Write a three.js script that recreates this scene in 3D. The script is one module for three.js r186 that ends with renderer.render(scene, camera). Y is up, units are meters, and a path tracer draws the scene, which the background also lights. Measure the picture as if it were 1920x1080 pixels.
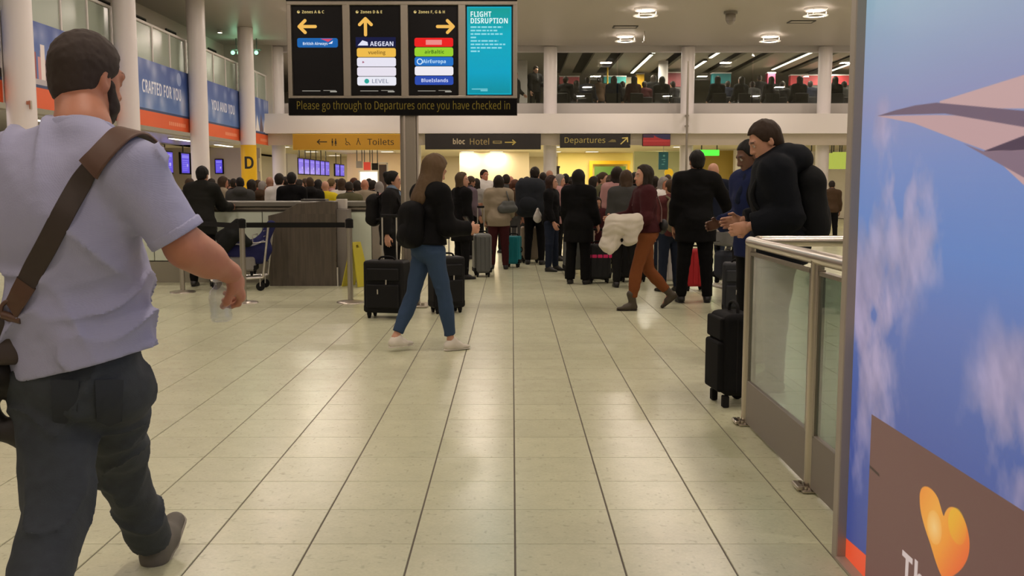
import * as THREE from 'three';
import { mergeGeometries } from 'three/addons/utils/BufferGeometryUtils.js';
import { RoundedBoxGeometry } from 'three/addons/geometries/RoundedBoxGeometry.js';
import { RectAreaLightUniformsLib } from 'three/addons/lights/RectAreaLightUniformsLib.js';

// ---------------------------------------------------------------- camera, lights, exposure
RectAreaLightUniformsLib.init();
const scene = new THREE.Scene();
scene.background = new THREE.Color(0x000000);
const EYE = 1.395, PITCH = Math.atan(193 / 1800);
const camera = new THREE.PerspectiveCamera(2 * Math.atan(540 / 1800) * 180 / Math.PI, 16 / 9, 0.05, 200);
camera.position.set(0, EYE, 0);
camera.rotation.x = -PITCH;
const renderer = new THREE.WebGLRenderer();
renderer.toneMapping = THREE.LinearToneMapping;
renderer.toneMappingExposure = 1.0;
renderer.shadowMap.enabled = true;

const WARM = new THREE.Color().setRGB(1, 0.835, 0.735);
const LIT = { downlight: 165, lowPanel: 46, balcony: 40, gallery: 150 };

function areaLight(x, y, z, w, h, L, color, target) {       // shines towards target (default straight down)
  const l = new THREE.RectAreaLight(color, L, w, h);
  l.position.set(x, y, z);
  if (target) l.lookAt(...target); else l.rotation.x = -Math.PI / 2;
  l.castShadow = true;
  scene.add(l);
  return l;
}

// ---------------------------------------------------------------- helpers
let seed = 7;
const rnd = () => { seed = (seed * 1664525 + 1013904223) >>> 0; return seed / 4294967296; };
const rr = (a, b) => a + (b - a) * rnd();
const rgb = (r, g, b) => new THREE.Color().setRGB(r, g, b);
const taken = new Map();
function numbered(n) { const k = taken.get(n) || 0; taken.set(n, k + 1); return k ? n + '_' + String(k).padStart(3, '0') : n; }
function std(color, roughness = 0.7, extra = {}) {
  const m = new THREE.MeshPhysicalMaterial({ roughness, ...extra });
  m.color = color instanceof THREE.Color ? color.clone() : new THREE.Color(color);
  return m;
}
function at(px, py, D) {                                     // a point of the hall at depth D
  const s = Math.sin(PITCH), c = Math.cos(PITCH), dx = (px - 960) / 1800, dy = (540 - py) / 1800, t = D / (dy * s + c);
  return new THREE.Vector3(dx * t, EYE + (dy * c - s) * t, -D);
}
function onFloor(px, py) {
  const s = Math.sin(PITCH), c = Math.cos(PITCH), dx = (px - 960) / 1800, dy = (540 - py) / 1800, t = EYE / (s - dy * c);
  return new THREE.Vector3(dx * t, 0, -(dy * s + c) * t);
}
function merge(list) {
  const l = list.map((g) => { const q = g.index ? g.toNonIndexed() : g; for (const k of Object.keys(q.attributes)) if (!['position', 'normal', 'uv'].includes(k)) q.deleteAttribute(k); return q; });
  return l.length === 1 ? l[0] : mergeGeometries(l);
}
function part(name, geos, mat, parent, label) {
  const m = new THREE.Mesh(Array.isArray(geos) ? merge(geos) : geos, mat);
  m.name = name; m.castShadow = m.receiveShadow = true;
  if (label) m.userData.label = label;
  if (parent) parent.add(m);
  return m;
}
function thing(name, label, category, pos = [0, 0, 0], turn = 0, group) {
  const o = new THREE.Group(); o.name = numbered(name); scene.add(o);
  o.position.set(...pos); o.rotation.y = turn; o.userData = { label, category };
  if (group) o.userData.group = group;
  return o;
}
function single(name, geos, mat, label, category, group) {
  const m = part(numbered(name), geos, mat, scene);
  m.userData = { label, category }; if (group) m.userData.group = group;
  return m;
}
function struct(name, geos, mat) { const m = part(name, geos, mat, scene); m.userData.kind = 'structure'; return m; }
function box(w, h, d, x = 0, y = 0, z = 0, r = 0) {
  const g = r ? new RoundedBoxGeometry(w, h, d, 2, r) : new THREE.BoxGeometry(w, h, d);
  return g.translate(x, y, z);
}
function cyl(r1, r2, h, x = 0, y = 0, z = 0, n = 20) { return new THREE.CylinderGeometry(r1, r2, h, n).translate(x, y, z); }
function rod(a, b, r, n = 10, r2 = r) {
  const A = new THREE.Vector3(...a), B = new THREE.Vector3(...b), d = B.clone().sub(A), L = d.length();
  const g = new THREE.CylinderGeometry(r2, r, L, n).translate(0, L / 2, 0);
  g.applyQuaternion(new THREE.Quaternion().setFromUnitVectors(new THREE.Vector3(0, 1, 0), d.normalize()));
  return g.translate(A.x, A.y, A.z);
}
function tube(pts, r, n = 24, m = 8, closed = false) {
  return new THREE.TubeGeometry(new THREE.CatmullRomCurve3(pts.map((p) => new THREE.Vector3(...p)), closed), n, r, m, closed);
}
function lathe(pts, n = 24) { return new THREE.LatheGeometry(pts.map((p) => new THREE.Vector2(...p)), n); }

// value noise
function hash3(i, j, k) { let h = (Math.imul(i, 374761393) + Math.imul(j, 668265263) + Math.imul(k, 1274126177)) | 0; h = Math.imul(h ^ (h >>> 13), 1274126177); return ((h ^ (h >>> 16)) >>> 0) / 4294967296; }
function noise3(x, y, z) {
  const i = Math.floor(x), j = Math.floor(y), k = Math.floor(z); let u = x - i, v = y - j, w = z - k;
  u = u * u * (3 - 2 * u); v = v * v * (3 - 2 * v); w = w * w * (3 - 2 * w);
  const l = (a, b, t) => a + (b - a) * t;
  return l(l(l(hash3(i, j, k), hash3(i + 1, j, k), u), l(hash3(i, j + 1, k), hash3(i + 1, j + 1, k), u), v),
    l(l(hash3(i, j, k + 1), hash3(i + 1, j, k + 1), u), l(hash3(i, j + 1, k + 1), hash3(i + 1, j + 1, k + 1), u), v), w) * 2 - 1;
}
function fbm(x, y, z = 0, o = 4) { let s = 0, a = 0.5, f = 1; for (let i = 0; i < o; i++) { s += a * noise3(x * f, y * f, z + i * 17); a *= 0.5; f *= 2; } return s; }
function dataTex(n, fn, srgb = true, rep = 1) {
  const d = new Uint8Array(n * n * 4);
  for (let j = 0; j < n; j++) for (let i = 0; i < n; i++) { const c = fn(i / n, j / n); for (let k = 0; k < 3; k++) d[(j * n + i) * 4 + k] = Math.max(0, Math.min(255, c[k] * 255)); d[(j * n + i) * 4 + 3] = 255; }
  const t = new THREE.DataTexture(d, n, n); t.magFilter = THREE.LinearFilter; t.minFilter = THREE.LinearFilter; t.wrapS = t.wrapT = THREE.RepeatWrapping; t.repeat.set(rep, rep);
  if (srgb) t.colorSpace = THREE.SRGBColorSpace; t.needsUpdate = true; return t;
}
function canvasTex(w, h, draw) {
  const c = document.createElement('canvas'); c.width = w; c.height = h;
  const g = c.getContext('2d'); draw(g, w, h);
  const t = new THREE.CanvasTexture(c); t.colorSpace = THREE.SRGBColorSpace; return t;
}
function pill(g, x, y, w, h, r, col) { g.fillStyle = col; g.beginPath(); g.roundRect(x, y, w, h, r); g.fill(); }
function fitText(g, s, x, y, w, align = 'left') { g.textAlign = align; g.save(); const m = g.measureText(s).width; g.translate(x, y); if (w) g.scale(w / m, 1); g.fillText(s, 0, 0); g.restore(); }
// ---------------------------------------------------------------- shared materials
const M = {
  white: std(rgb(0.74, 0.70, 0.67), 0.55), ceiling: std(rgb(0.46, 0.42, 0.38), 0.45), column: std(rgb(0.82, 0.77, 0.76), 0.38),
  cream: std(rgb(0.72, 0.63, 0.47), 0.6), dark: std(rgb(0.010, 0.009, 0.008), 0.6, { specularIntensity: 0.3 }), darkGrey: std(rgb(0.06, 0.055, 0.05), 0.5),
  steel: std(rgb(0.55, 0.50, 0.43), 0.28, { metalness: 1 }), frame: std(rgb(0.30, 0.27, 0.22), 0.35, { metalness: 0.8 }),
  taupe: std(rgb(0.19, 0.165, 0.14), 0.5), rubber: std(rgb(0.008, 0.008, 0.008), 0.8, { specularIntensity: 0.4 }), alu: std(rgb(0.6, 0.58, 0.54), 0.35, { metalness: 1 }),
  paleGlass: std(rgb(0.62, 0.68, 0.56), 0.25), yellow: std(rgb(0.80, 0.52, 0.02), 0.5),
};
// ---------------------------------------------------------------- floor: 40 cm tiles over a dark bed
{
  const floor = new THREE.Group(); floor.name = 'floor'; floor.userData.kind = 'structure'; scene.add(floor);
  part('grout_bed', box(30, 0.2, 62, 0, -0.1035, -22), std(rgb(0.10, 0.085, 0.065), 0.8), floor);
  const grain = (a, lo) => dataTex(512, (u, v) => {
    const q = (f, s) => { const x = u * f, y = v * f; return noise3(x + s, y, s) ; };
    let n = 0.5 * fbm(u * 10, v * 10, a, 4) + 0.25 * q(90, a) + 0.18 * q(190, a + 3);
    const spot = Math.max(0, noise3(u * 46, v * 46, a + 9) - 0.66) * 1.6;
    const b = lo + n * 0.05 - spot * 0.16;
    return [b * 0.98, b * 0.985, b * 0.83];
  });
  const bump = dataTex(256, (u, v) => { const n = 0.5 + 0.3 * noise3(u * 60, v * 60, 3) + 0.2 * fbm(u * 8, v * 8, 5); return [n, n, n]; }, false);
  const mats = [0.775, 0.78, 0.772, 0.785].map((b, i) => new THREE.MeshPhysicalMaterial({ map: grain(i * 13, b), roughness: 0.25, ior: 1.62, bumpMap: bump, bumpScale: 0.00025, clearcoat: 0.0 }));
  const T = 0.4, X0 = 0.012, Z0 = -3.6245;
  const bev = (w, d, ou, ov) => {                          // a tile with a small bevel: top face and four sides
    const a = w / 2, b = d / 2, e = 0.0012, h = 0.0034, P = [], U = [];
    const v = (x, y, z) => [x, y, z];
    const q = (p, r, s, t) => { for (const k of [p, r, s, p, s, t]) { P.push(...k); U.push(ou + (k[0] + a) * 1.2, ov + (k[2] + b) * 1.2); } };
    const t = [v(-a + e, 0, b - e), v(a - e, 0, b - e), v(a - e, 0, -b + e), v(-a + e, 0, -b + e)], l = [v(-a, -h, b), v(a, -h, b), v(a, -h, -b), v(-a, -h, -b)];
    q(...t); for (let i = 0; i < 4; i++) { const j = (i + 1) % 4; q(l[i], l[j], t[j], t[i]); }
    const g = new THREE.BufferGeometry(); g.setAttribute('position', new THREE.Float32BufferAttribute(P, 3)); g.setAttribute('uv', new THREE.Float32BufferAttribute(U, 2)); g.computeVertexNormals(); return g;
  };
  const geos = [[0, 0], [0.5, 0.13], [0.21, 0.52], [0.37, 0.41]].map(([u, v]) => bev(T - 0.0062, T - 0.0026, u, v));
  const near = [], far = [[], [], [], []];
  for (let j = -10; j < 118; j++) for (let i = -34; i < 34; i++) {
    const x = X0 + (i + 0.5) * T, z = Z0 - (j - 0.5) * T, D = -z;
    const k = Math.floor(hash3(i, j, 5) * 4), g = Math.floor(hash3(i, j, 8) * 4);
    const half = 0.545 * (D + 0.2) + 0.2, seen = D > 3.2 && D < 10.2 && x > -half && x < Math.min(half, 1.6) && near.length < 300;
    if (seen) near.push([x, z, k, g]); else far[k].push([x, z, g]);
  }
  for (const [x, z, k, g] of near) { const m = part('tile', geos[g], mats[k], floor); m.position.set(x, 0, z); }
  far.forEach((l, k) => { const m = part('tile_field', mergeGeometries(l.map(([x, z, g]) => geos[g].clone().translate(x, 0, z))), mats[k], floor); m.userData.kind = 'stuff'; });
}
// ---------------------------------------------------------------- the hall's shell
const CEIL = 5.5;
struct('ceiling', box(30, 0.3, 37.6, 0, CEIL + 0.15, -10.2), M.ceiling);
struct('wall_front', box(30, 6.2, 0.3, 0, 2.9, 8.4), M.white);                      // behind the camera
struct('wall_right', box(0.3, 6.2, 62, 14.2, 2.9, -22), M.white);
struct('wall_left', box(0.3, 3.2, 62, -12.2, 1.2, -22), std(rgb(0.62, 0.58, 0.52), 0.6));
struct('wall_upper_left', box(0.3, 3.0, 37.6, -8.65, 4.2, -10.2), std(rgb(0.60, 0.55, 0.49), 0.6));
struct('wall_back', box(30, 6.2, 0.3, 0, 2.9, -52), M.cream);
// gallery across the back
struct('trim_1', [box(21.6, 0.57, 0.35, 3.2, 3.184, -28.55), box(26.2, 0.3, 1.2, 0.9, 3.3, -29.2)], M.white);       // fascia
struct('trim_2', box(21.6, 0.5, 0.12, 3.2, 3.62, -29.72), std(rgb(0.52, 0.49, 0.45), 0.22));          // upstand below the glazing
struct('trim_3', box(23.2, 0.36, 0.3, 2.4, 5.58, -29.7), M.white);                                            // header above the glazing
struct('gallery_floor', box(26.2, 0.3, 22.4, 0.9, 3.35, -40.6), std(rgb(0.16, 0.14, 0.12), 0.5));
const SLOTS = [-4.5, -1, 1.7, 2.55, 3.5, 5.6, 7.6, 8.5, 10.6, 11.6];            // open slots between the gallery's ceiling panels
{
  const gc = new THREE.Group(); gc.name = 'gallery_ceiling'; gc.userData.kind = 'structure'; scene.add(gc);
  const pm = std(rgb(0.50, 0.48, 0.36), 0.5), bar = (x0, x1, d0, d1) => part('ceiling_panel', box(x1 - x0, 0.1, d1 - d0, (x0 + x1) / 2, 5.80, -(d0 + d1) / 2), pm, gc);
  bar(-12.2, 14, 29.6, 31.4); bar(-12.2, 14, 39, 52.4);
  let x = -12.2; for (const s of SLOTS) { bar(x, s - 0.21, 31.4, 39); x = s + 0.21; } bar(x, 14, 31.4, 39);
  part('roof_deck', box(26.2, 0.1, 23, 0.9, 6.75, -41), std(rgb(0.16, 0.15, 0.13), 0.8), gc);
  part('roof_edge', [box(26.2, 1.0, 0.1, 0.9, 6.3, -29.55), box(26.2, 1.0, 0.1, 0.9, 6.3, -52.3)], std(rgb(0.16, 0.15, 0.13), 0.8), gc);
}
struct('low_ceiling', box(26.2, 0.1, 23, 0.9, 2.95, -40.4), std(rgb(0.70, 0.62, 0.48), 0.6));
// balcony slab down the left side
struct('balcony_slab', box(1.22, 0.24, 36.8, -7.92, 2.72, -10.2), M.white);
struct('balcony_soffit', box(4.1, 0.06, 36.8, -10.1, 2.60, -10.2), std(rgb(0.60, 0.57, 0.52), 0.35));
struct('balcony_end_wall', box(1.6, 2.8, 0.2, -7.9, 4.1, -29.0), std(rgb(0.58, 0.54, 0.48), 0.6));

// columns
function column(x, z, label, wrap, group) {
  const c = thing('column', label, 'column', [x, 0, z], 0, group);
  part('shaft', lathe([[0.2, 0.06], [0.2, CEIL - 0.02], [0.19, CEIL - 0.005]], 32), M.column, c);
  part('foot_ring', lathe([[0.2, 0], [0.215, 0.005], [0.215, 0.07], [0.2, 0.08]], 32), M.steel, c);
  return c;
}
const lettered = { 25.7: 1 };
for (const [d, what] of [[9.9, 'out of the way of the banners beside the first check-in desks'], [13.9, 'beside the banner of crowded towers'], [17.75, 'between the towers banner and the CRAFTED FOR YOU banner'], [21.75, 'between the CRAFTED FOR YOU and YOU AND YOU banners'], [25.75, 'wrapped in yellow with a black letter D']]) {
  if (d < 12) continue;
  const c = column(-7.0, -d, 'round white column ' + what);
  if (d === 25.75) {
    const tex = canvasTex(1024, 1024, (g, w, h) => {
      g.fillStyle = '#e8b800'; g.fillRect(0, 0, w, h); g.fillStyle = '#1c1608'; g.font = 'bold 350px sans-serif';
      for (const u of [0.0, 0.5]) { g.textAlign = 'center'; g.fillText('D', w * u, h * 0.475); if (!u) g.fillText('D', w, h * 0.475); }
    });
    const m = new THREE.MeshPhysicalMaterial({ map: tex, roughness: 0.45 });
    const gg = new THREE.CylinderGeometry(0.206, 0.206, 1.32, 40, 1, true).translate(0, 1.79, 0); gg.rotateY(0.27);
    part('yellow_wrap', gg, m, c, 'yellow wrap with black letter D');
  }
  if (d === 13.9) part('bracket', [box(0.05, 0.05, 0.02, 0.17, 2.55, 0.14), box(0.02, 0.12, 0.05, 0.2, 2.52, 0.14)], M.steel, c);
}
column(-7.05, -29.3, 'round white column at the end of the banner balcony');
column(-2.95, -29.3, 'round white column behind the flight information board', 0);
column(1.15, -29.3, 'round white column between the hotel sign and Departures sign');
column(5.27, -29.3, 'round white column with a thin dark pipe in front');
column(9.38, -29.3, 'round white column by the advertising lightbox edge');
{ // thin pipe in front of the column
  const p = thing('drain_pipe', 'thin dark vertical pipe in front of a white column', 'pipe', [5.08, 0, -28.2]);
  part('pipe', rod([0, 0, 0], [0, 4.95, 0], 0.032, 10), M.frame, p);
  part('clip', [box(0.1, 0.04, 0.15, 0, 3.1, -0.08), box(0.1, 0.04, 0.15, 0, 3.4, -0.08)], M.frame, p);
}
// ---------------------------------------------------------------- ceiling downlights
const glowWarm = (k) => { const m = new THREE.MeshStandardMaterial({ color: 0x000000, roughness: 1 }); m.emissive = rgb(1, 0.9, 0.76); m.emissiveIntensity = k; return m; };
const gDown = glowWarm(6), gPanel = glowWarm(3.2), gStrip = glowWarm(5);
{
  const ring = lathe([[0.205, -0.06], [0.235, -0.06], [0.26, -0.03], [0.27, 0]], 28), disc = new THREE.CircleGeometry(0.205, 28).rotateX(Math.PI / 2).translate(0, -0.05, 0), can = cyl(0.205, 0.205, 0.04, 0, -0.02, 0, 28);
  const glassRing = lathe([[0.19, -0.175], [0.29, -0.175], [0.29, -0.165], [0.19, -0.165], [0.19, -0.175]], 32), hang = [0, 2.1, 4.2].map((a) => rod([0.25 * Math.cos(a), -0.03, 0.25 * Math.sin(a)], [0.25 * Math.cos(a), -0.165, 0.25 * Math.sin(a)], 0.006, 6));
  const frost = std(rgb(0.9, 0.9, 0.88), 1, { transmission: 0.5, thickness: 0 });
  for (const X of [-4.85, -0.87, 3.12, 7.1, 11.1]) for (let k = 0; k < 9; k++) {
    const z = -27 + k * 4.0;
    const l = thing('downlight', 'round bright downlight set in the hall ceiling', 'light', [X, CEIL, z], 0, 'hall ceiling downlights');
    part('trim_ring', ring, M.white, l); part('housing', can, M.white, l); part('diffuser', disc, gDown, l);
    const gr = part('glass_ring', glassRing, frost, l); part('hanger', hang, M.steel, gr).userData.kind = 'stuff';
    areaLight(X, CEIL - 0.07, z, 0.36, 0.36, LIT.downlight, WARM);
  }
  const cam = thing('dome_camera', 'small grey dome security camera under the hall ceiling', 'camera', [5.2, CEIL, -23.4]);
  part('mount', cyl(0.16, 0.16, 0.06, 0, -0.03, 0, 24), std(rgb(0.25, 0.23, 0.2), 0.5), cam);
  part('housing', lathe([[0.0, -0.06], [0.12, -0.06], [0.12, -0.2], [0.11, -0.22]], 24), std(rgb(0.32, 0.29, 0.25), 0.5), cam);
  part('dome', new THREE.SphereGeometry(0.1, 20, 12, 0, Math.PI * 2, Math.PI / 2, Math.PI / 2).translate(0, -0.21, 0), std(rgb(0.30, 0.27, 0.24), 0.15), cam);
  for (const [x, z] of [[2.95, -25.6], [7.3, -24.8]]) {
    const v = thing('ceiling_hatch', 'flat grey rectangular hatch in the ceiling between downlights', 'hatch', [x, CEIL, z], 0, 'ceiling hatches');
    part('frame', [box(0.62, 0.02, 0.04, 0, -0.011, 0.16), box(0.62, 0.02, 0.04, 0, -0.011, -0.16), box(0.04, 0.02, 0.36, 0.3, -0.011, 0), box(0.04, 0.02, 0.36, -0.3, -0.011, 0)], M.darkGrey, v);
    part('door', box(0.56, 0.012, 0.28, 0, -0.007, 0), M.ceiling, v);
  }
  const sp = thing('sprinkler', 'small hanging sprinkler head under the hall ceiling', 'sprinkler', [3.55, CEIL, -26.3]);
  part('pipe', cyl(0.012, 0.012, 0.28, 0, -0.14, 0, 8), M.steel, sp); part('head', lathe([[0.0, -0.3], [0.05, -0.3], [0.05, -0.285], [0.015, -0.27]], 12), M.steel, sp);
}
// under the gallery
for (const X of [-9, -5.6, -2.0, -0.7, 1.9, 3.6, 6.6, 9.6]) for (const D of [32.5, 38, 43.5, 49]) {
  const hide = (X === -0.7 && D < 34);
  if (hide) continue;
  const l = thing('ceiling_panel_light', 'flat square light panel under the low gallery ceiling', 'light', [X, 2.9, -D], 0, 'light panels under the gallery');
  part('frame', [box(0.64, 0.03, 0.04, 0, -0.012, 0.3), box(0.64, 0.03, 0.04, 0, -0.012, -0.3), box(0.04, 0.03, 0.56, 0.3, -0.012, 0), box(0.04, 0.03, 0.56, -0.3, -0.012, 0)], M.white, l);
  part('diffuser', box(0.56, 0.01, 0.56, 0, -0.012, 0), gPanel, l);
  areaLight(X, 2.87, -D, 0.54, 0.54, LIT.lowPanel, rgb(1, 0.84, 0.60));
}
// strips under the balcony
for (let k = 0; k < 7; k++) {
  const z = -6.5 - k * 3.6;
  const l = thing('strip_light', 'slim strip light under the left balcony soffit', 'light', [-8.35, 2.57, z], 0, 'strip lights under the balcony');
  part('housing', box(0.16, 0.04, 1.5, 0, -0.02, 0), M.white, l); part('diffuser', box(0.12, 0.012, 1.44, 0, -0.045, 0), gPanel, l);
  areaLight(-8.35, 2.51, z, 0.12, 1.4, LIT.balcony, WARM);
}
// gallery strip lights in dark slots
{
  for (const [X, spans] of [[4.6, [[31.2, 31.9], [32.3, 37.5]]], [6.7, [[31.2, 33.1], [33.9, 36.4]]], [9.7, [[31.0, 36.4]]], [1.2, [[31, 32]]], [12.0, [[32, 37]]], [-3.5, [[32, 36]]], [-7, [[32, 36]]]])
    for (const [a, b] of spans) {
      const l = thing('gallery_strip_light', 'bright linear strip light under the gallery ceiling', 'light', [X, 5.70, -(a + b) / 2], 0, 'gallery strip lights');
      part('housing', box(0.14, 0.06, b - a, 0, 0.0, 0), M.darkGrey, l); part('diffuser', box(0.10, 0.016, b - a - 0.04, 0, -0.035, 0), gStrip, l);
      areaLight(X, 5.645, -(a + b) / 2, 0.09, b - a - 0.06, LIT.gallery, WARM);
    }
}
// ---------------------------------------------------------------- left balcony: railing, glass, banners, vents
{
  const glassG = new THREE.MeshPhysicalMaterial({ transmission: 0.55, thickness: 0, roughness: 0.25, ior: 1.5 }); glassG.color = rgb(0.62, 0.70, 0.60);
  const RX = -7.3, y0 = 2.86, y1 = 4.6;
  const bays = [[9.95, 13.9], [13.9, 17.85], [17.85, 21.85], [21.85, 25.85], [25.85, 28.9]];
  const tags = ['above the orange-footed banner in the near bay', 'above the banner of crowded towers', 'above the CRAFTED FOR YOU banner', 'above the YOU AND YOU banner', 'above the banner with pale sails'];
  bays.forEach(([a, b], n) => {
    const r = thing('balcony_railing', 'white steel railing with green glass panes ' + tags[n], 'railing', [RX, y0, -(a + b) / 2]);
    const L = b - a, k = Math.round(L / 1.0), st = L / k;
    part('handrail', rod([0, y1 - y0, -L / 2], [0, y1 - y0, L / 2], 0.03, 12), M.white, r);
    part('base_rail', box(0.05, 0.06, L, 0, 0.03, 0), M.white, r);
    for (let i = 0; i <= k; i++) part('post', box(0.05, y1 - y0, 0.045, 0, (y1 - y0) / 2, -L / 2 + i * st + (i === 0 ? 0.03 : i === k ? -0.03 : 0)), M.white, r);
    for (let i = 0; i < k; i++) part('glass_pane', box(0.012, y1 - y0 - 0.12, st - 0.07, 0, (y1 - y0) / 2 + 0.02, -L / 2 + (i + 0.5) * st), glassG, r);
  });
  const sky = (g, w, h, s) => {
    const gr = g.createLinearGradient(0, 0, 0, h * 0.75); gr.addColorStop(0, '#40589f'); gr.addColorStop(1, '#5a7fbe'); g.fillStyle = gr; g.fillRect(0, 0, w, h);
    for (let i = 0; i < 26; i++) { const x = hash3(i, s, 1) * w, y = (i % 2 ? hash3(i, s, 2) * 0.18 : 0.45 + hash3(i, s, 2) * 0.22) * h, q = (0.03 + 0.06 * hash3(i, s, 3)) * w; const c = g.createRadialGradient(x, y, 0, x, y, q); c.addColorStop(0, 'rgba(215,218,236,.42)'); c.addColorStop(1, 'rgba(225,225,240,0)'); g.fillStyle = c; g.fillRect(x - q, y - q, 2 * q, 2 * q); }
  };
  const foot = (g, w, h, y) => { g.fillStyle = '#2e4270'; g.fillRect(0, h * (y - 0.035), w, h * 0.04); g.fillStyle = '#e8622f'; g.fillRect(0, h * y, w, h * (1 - y)); g.fillStyle = '#f5a07c'; for (let i = 0; i < 9; i++) g.fillRect(w * (0.66 + i * 0.03), h * (y + 0.1), w * 0.02, h * 0.06); };
  const arts = [
    (g, w, h) => { sky(g, w, h, 3); g.fillStyle = '#d8d2d6'; g.fillRect(0, h * 0.45, w, h * 0.2); g.fillStyle = '#3a3230'; g.fillRect(0, h * 0.63, w, h * 0.12); foot(g, w, h, 0.76); },
    (g, w, h) => { sky(g, w, h, 5); const cs = ['#d59a9a', '#c06a66', '#e6d4d2', '#a24f4b', '#8a7f96', '#f0e6e2', '#6d5560']; for (let i = 0; i < 60; i++) { const x = hash3(i, 1, 1) * w, hh = (0.2 + 0.3 * hash3(i, 2, 1)) * h, ww = w * (0.015 + 0.03 * hash3(i, 3, 1)); g.fillStyle = cs[i % 7]; g.fillRect(x, h * 0.72 - hh, ww, hh); } g.fillStyle = '#b9b3b8'; g.fillRect(0, h * 0.66, w, h * 0.07); foot(g, w, h, 0.76); },
    (g, w, h) => { sky(g, w, h, 9); g.fillStyle = 'rgba(190,205,238,.6)'; g.beginPath(); g.arc(w * 0.84, h * 0.15, h * 0.11, 0, 7); g.fill(); g.fillStyle = '#e9ecf8'; g.font = 'bold ' + h * 0.27 + 'px sans-serif'; fitText(g, 'CRAFTED FOR YOU', w * 0.29, h * 0.5, w * 0.58); foot(g, w, h, 0.77); },
    (g, w, h) => { sky(g, w, h, 12); g.fillStyle = '#e3e6f5'; g.font = 'bold ' + h * 0.25 + 'px sans-serif'; fitText(g, 'YOU AND YOU', w * 0.385, h * 0.5, w * 0.5); foot(g, w, h, 0.77); },
    (g, w, h) => { sky(g, w, h, 15); const cs = ['#e2d7d4', '#c98f8a', '#8c6f78', '#f0ecec', '#6a5b68']; for (let i = 0; i < 7; i++) { const x = w * (0.08 + i * 0.14); g.fillStyle = cs[i % 5]; g.beginPath(); g.moveTo(x, h * 0.72); g.lineTo(x + w * 0.06, h * (0.2 + 0.25 * hash3(i, 7, 2))); g.lineTo(x + w * 0.15, h * 0.72); g.fill(); } g.fillStyle = '#3c3540'; g.beginPath(); g.moveTo(0, h * 0.66); g.quadraticCurveTo(w * 0.5, h * 0.8, w, h * 0.7); g.lineTo(w, h * 0.78); g.lineTo(0, h * 0.78); g.fill(); foot(g, w, h, 0.77); },
  ];
  const lab = ['blue and orange advertising banner partly hidden behind the first white column', 'blue banner with crowded reddish towers and orange foot', 'blue sky banner reading CRAFTED FOR YOU over an orange foot', 'blue sky banner reading YOU AND YOU over an orange foot', 'blue banner with pale sails and orange foot'];
  bays.forEach(([a, b], n) => {
    const L = b - a - 0.12, H = 1.3;
    const t = thing('advertising_banner', lab[n], 'banner', [-7.24, 2.56, -(a + b) / 2]);
    const f = new THREE.PlaneGeometry(L, H).rotateY(Math.PI / 2).translate(0.022, H / 2, 0);
    part('backing', box(0.04, H, L, 0, H / 2, 0), M.white, t);
    part('printed_sheet', f, new THREE.MeshPhysicalMaterial({ map: canvasTex(1024, 332, arts[n]), roughness: 0.5 }), t);
    part('edge_strip', [box(0.03, H, 0.03, 0.02, H / 2, L / 2), box(0.03, H, 0.03, 0.02, H / 2, -L / 2)], M.white, t);
  });
  for (const D of [16.4, 18.4, 20.4, 22.4, 24.4, 26.3, 27.7]) {
    const v = thing('wall_vent', 'dark rectangular air vent high on the balcony wall', 'vent', [-8.5, 5.06, -D], 0, 'balcony wall vents');
    part('frame', [box(0.04, 0.03, 0.66, 0.02, 0.14, 0), box(0.04, 0.03, 0.66, 0.02, -0.14, 0), box(0.04, 0.3, 0.03, 0.02, 0, 0.33), box(0.04, 0.3, 0.03, 0.02, 0, -0.33)], M.darkGrey, v);
    part('backing', box(0.01, 0.26, 0.64, 0.006, 0, 0), M.dark, v);
    for (let i = 0; i < 4; i++) part('slat', box(0.03, 0.012, 0.62, 0.018, -0.09 + i * 0.06, 0), M.darkGrey, v);
  }
  // doorway on the balcony end and emergency lamps
  const d = struct('door_1', box(0.7, 1.7, 0.06, -7.75, 3.7, -28.87), std(rgb(0.40, 0.36, 0.31), 0.5));
  for (const [px, lab2] of [[443, 'twin green emergency lamp on a short arm left of the yellow column'], [481, 'green emergency lamp right of the yellow column']]) {
    const p = at(px, 95, 27.6);
    const e = thing('emergency_lamp', lab2, 'lamp', [p.x, p.y, p.z]);
    part('bracket', [rod([0, 0, 0], [0, CEIL - p.y, 0], 0.015, 8), box(0.26, 0.04, 0.05, 0, 0.02, 0)], M.darkGrey, e);
    const gm = new THREE.MeshStandardMaterial({ color: 0x000000 }); gm.emissive = rgb(0.45, 1, 0.6); gm.emissiveIntensity = 1.6;
    for (const s of px < 460 ? [-1, 1] : [0]) { part('reflector', new THREE.SphereGeometry(0.075, 16, 10).scale(1, 1, 0.7).translate(s * 0.09, -0.06, 0), M.darkGrey, e); part('lens', new THREE.SphereGeometry(0.06, 16, 8).scale(1, 1, 0.5).translate(s * 0.09, -0.06, 0.035), gm, e); }
    const pl = new THREE.PointLight(rgb(0.45, 1, 0.6), 0.25, 0, 2); pl.position.set(p.x, p.y - 0.06, p.z + 0.12); pl.castShadow = true; scene.add(pl);
  }
  const sl = at(412, 57, 26.2);
  const s2 = thing('spot_lamp', 'small white spotlight hanging near the balcony end', 'lamp', [sl.x, sl.y, sl.z]);
  part('stem', rod([0, 0, 0], [0, CEIL - sl.y, 0], 0.012, 8), M.white, s2); part('head', lathe([[0, -0.06], [0.07, -0.06], [0.05, 0.05], [0.0, 0.07]], 16), M.white, s2); part('lens', new THREE.CircleGeometry(0.06, 16).rotateX(Math.PI / 2).translate(0, -0.063, 0), gDown, s2);
}
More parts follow.
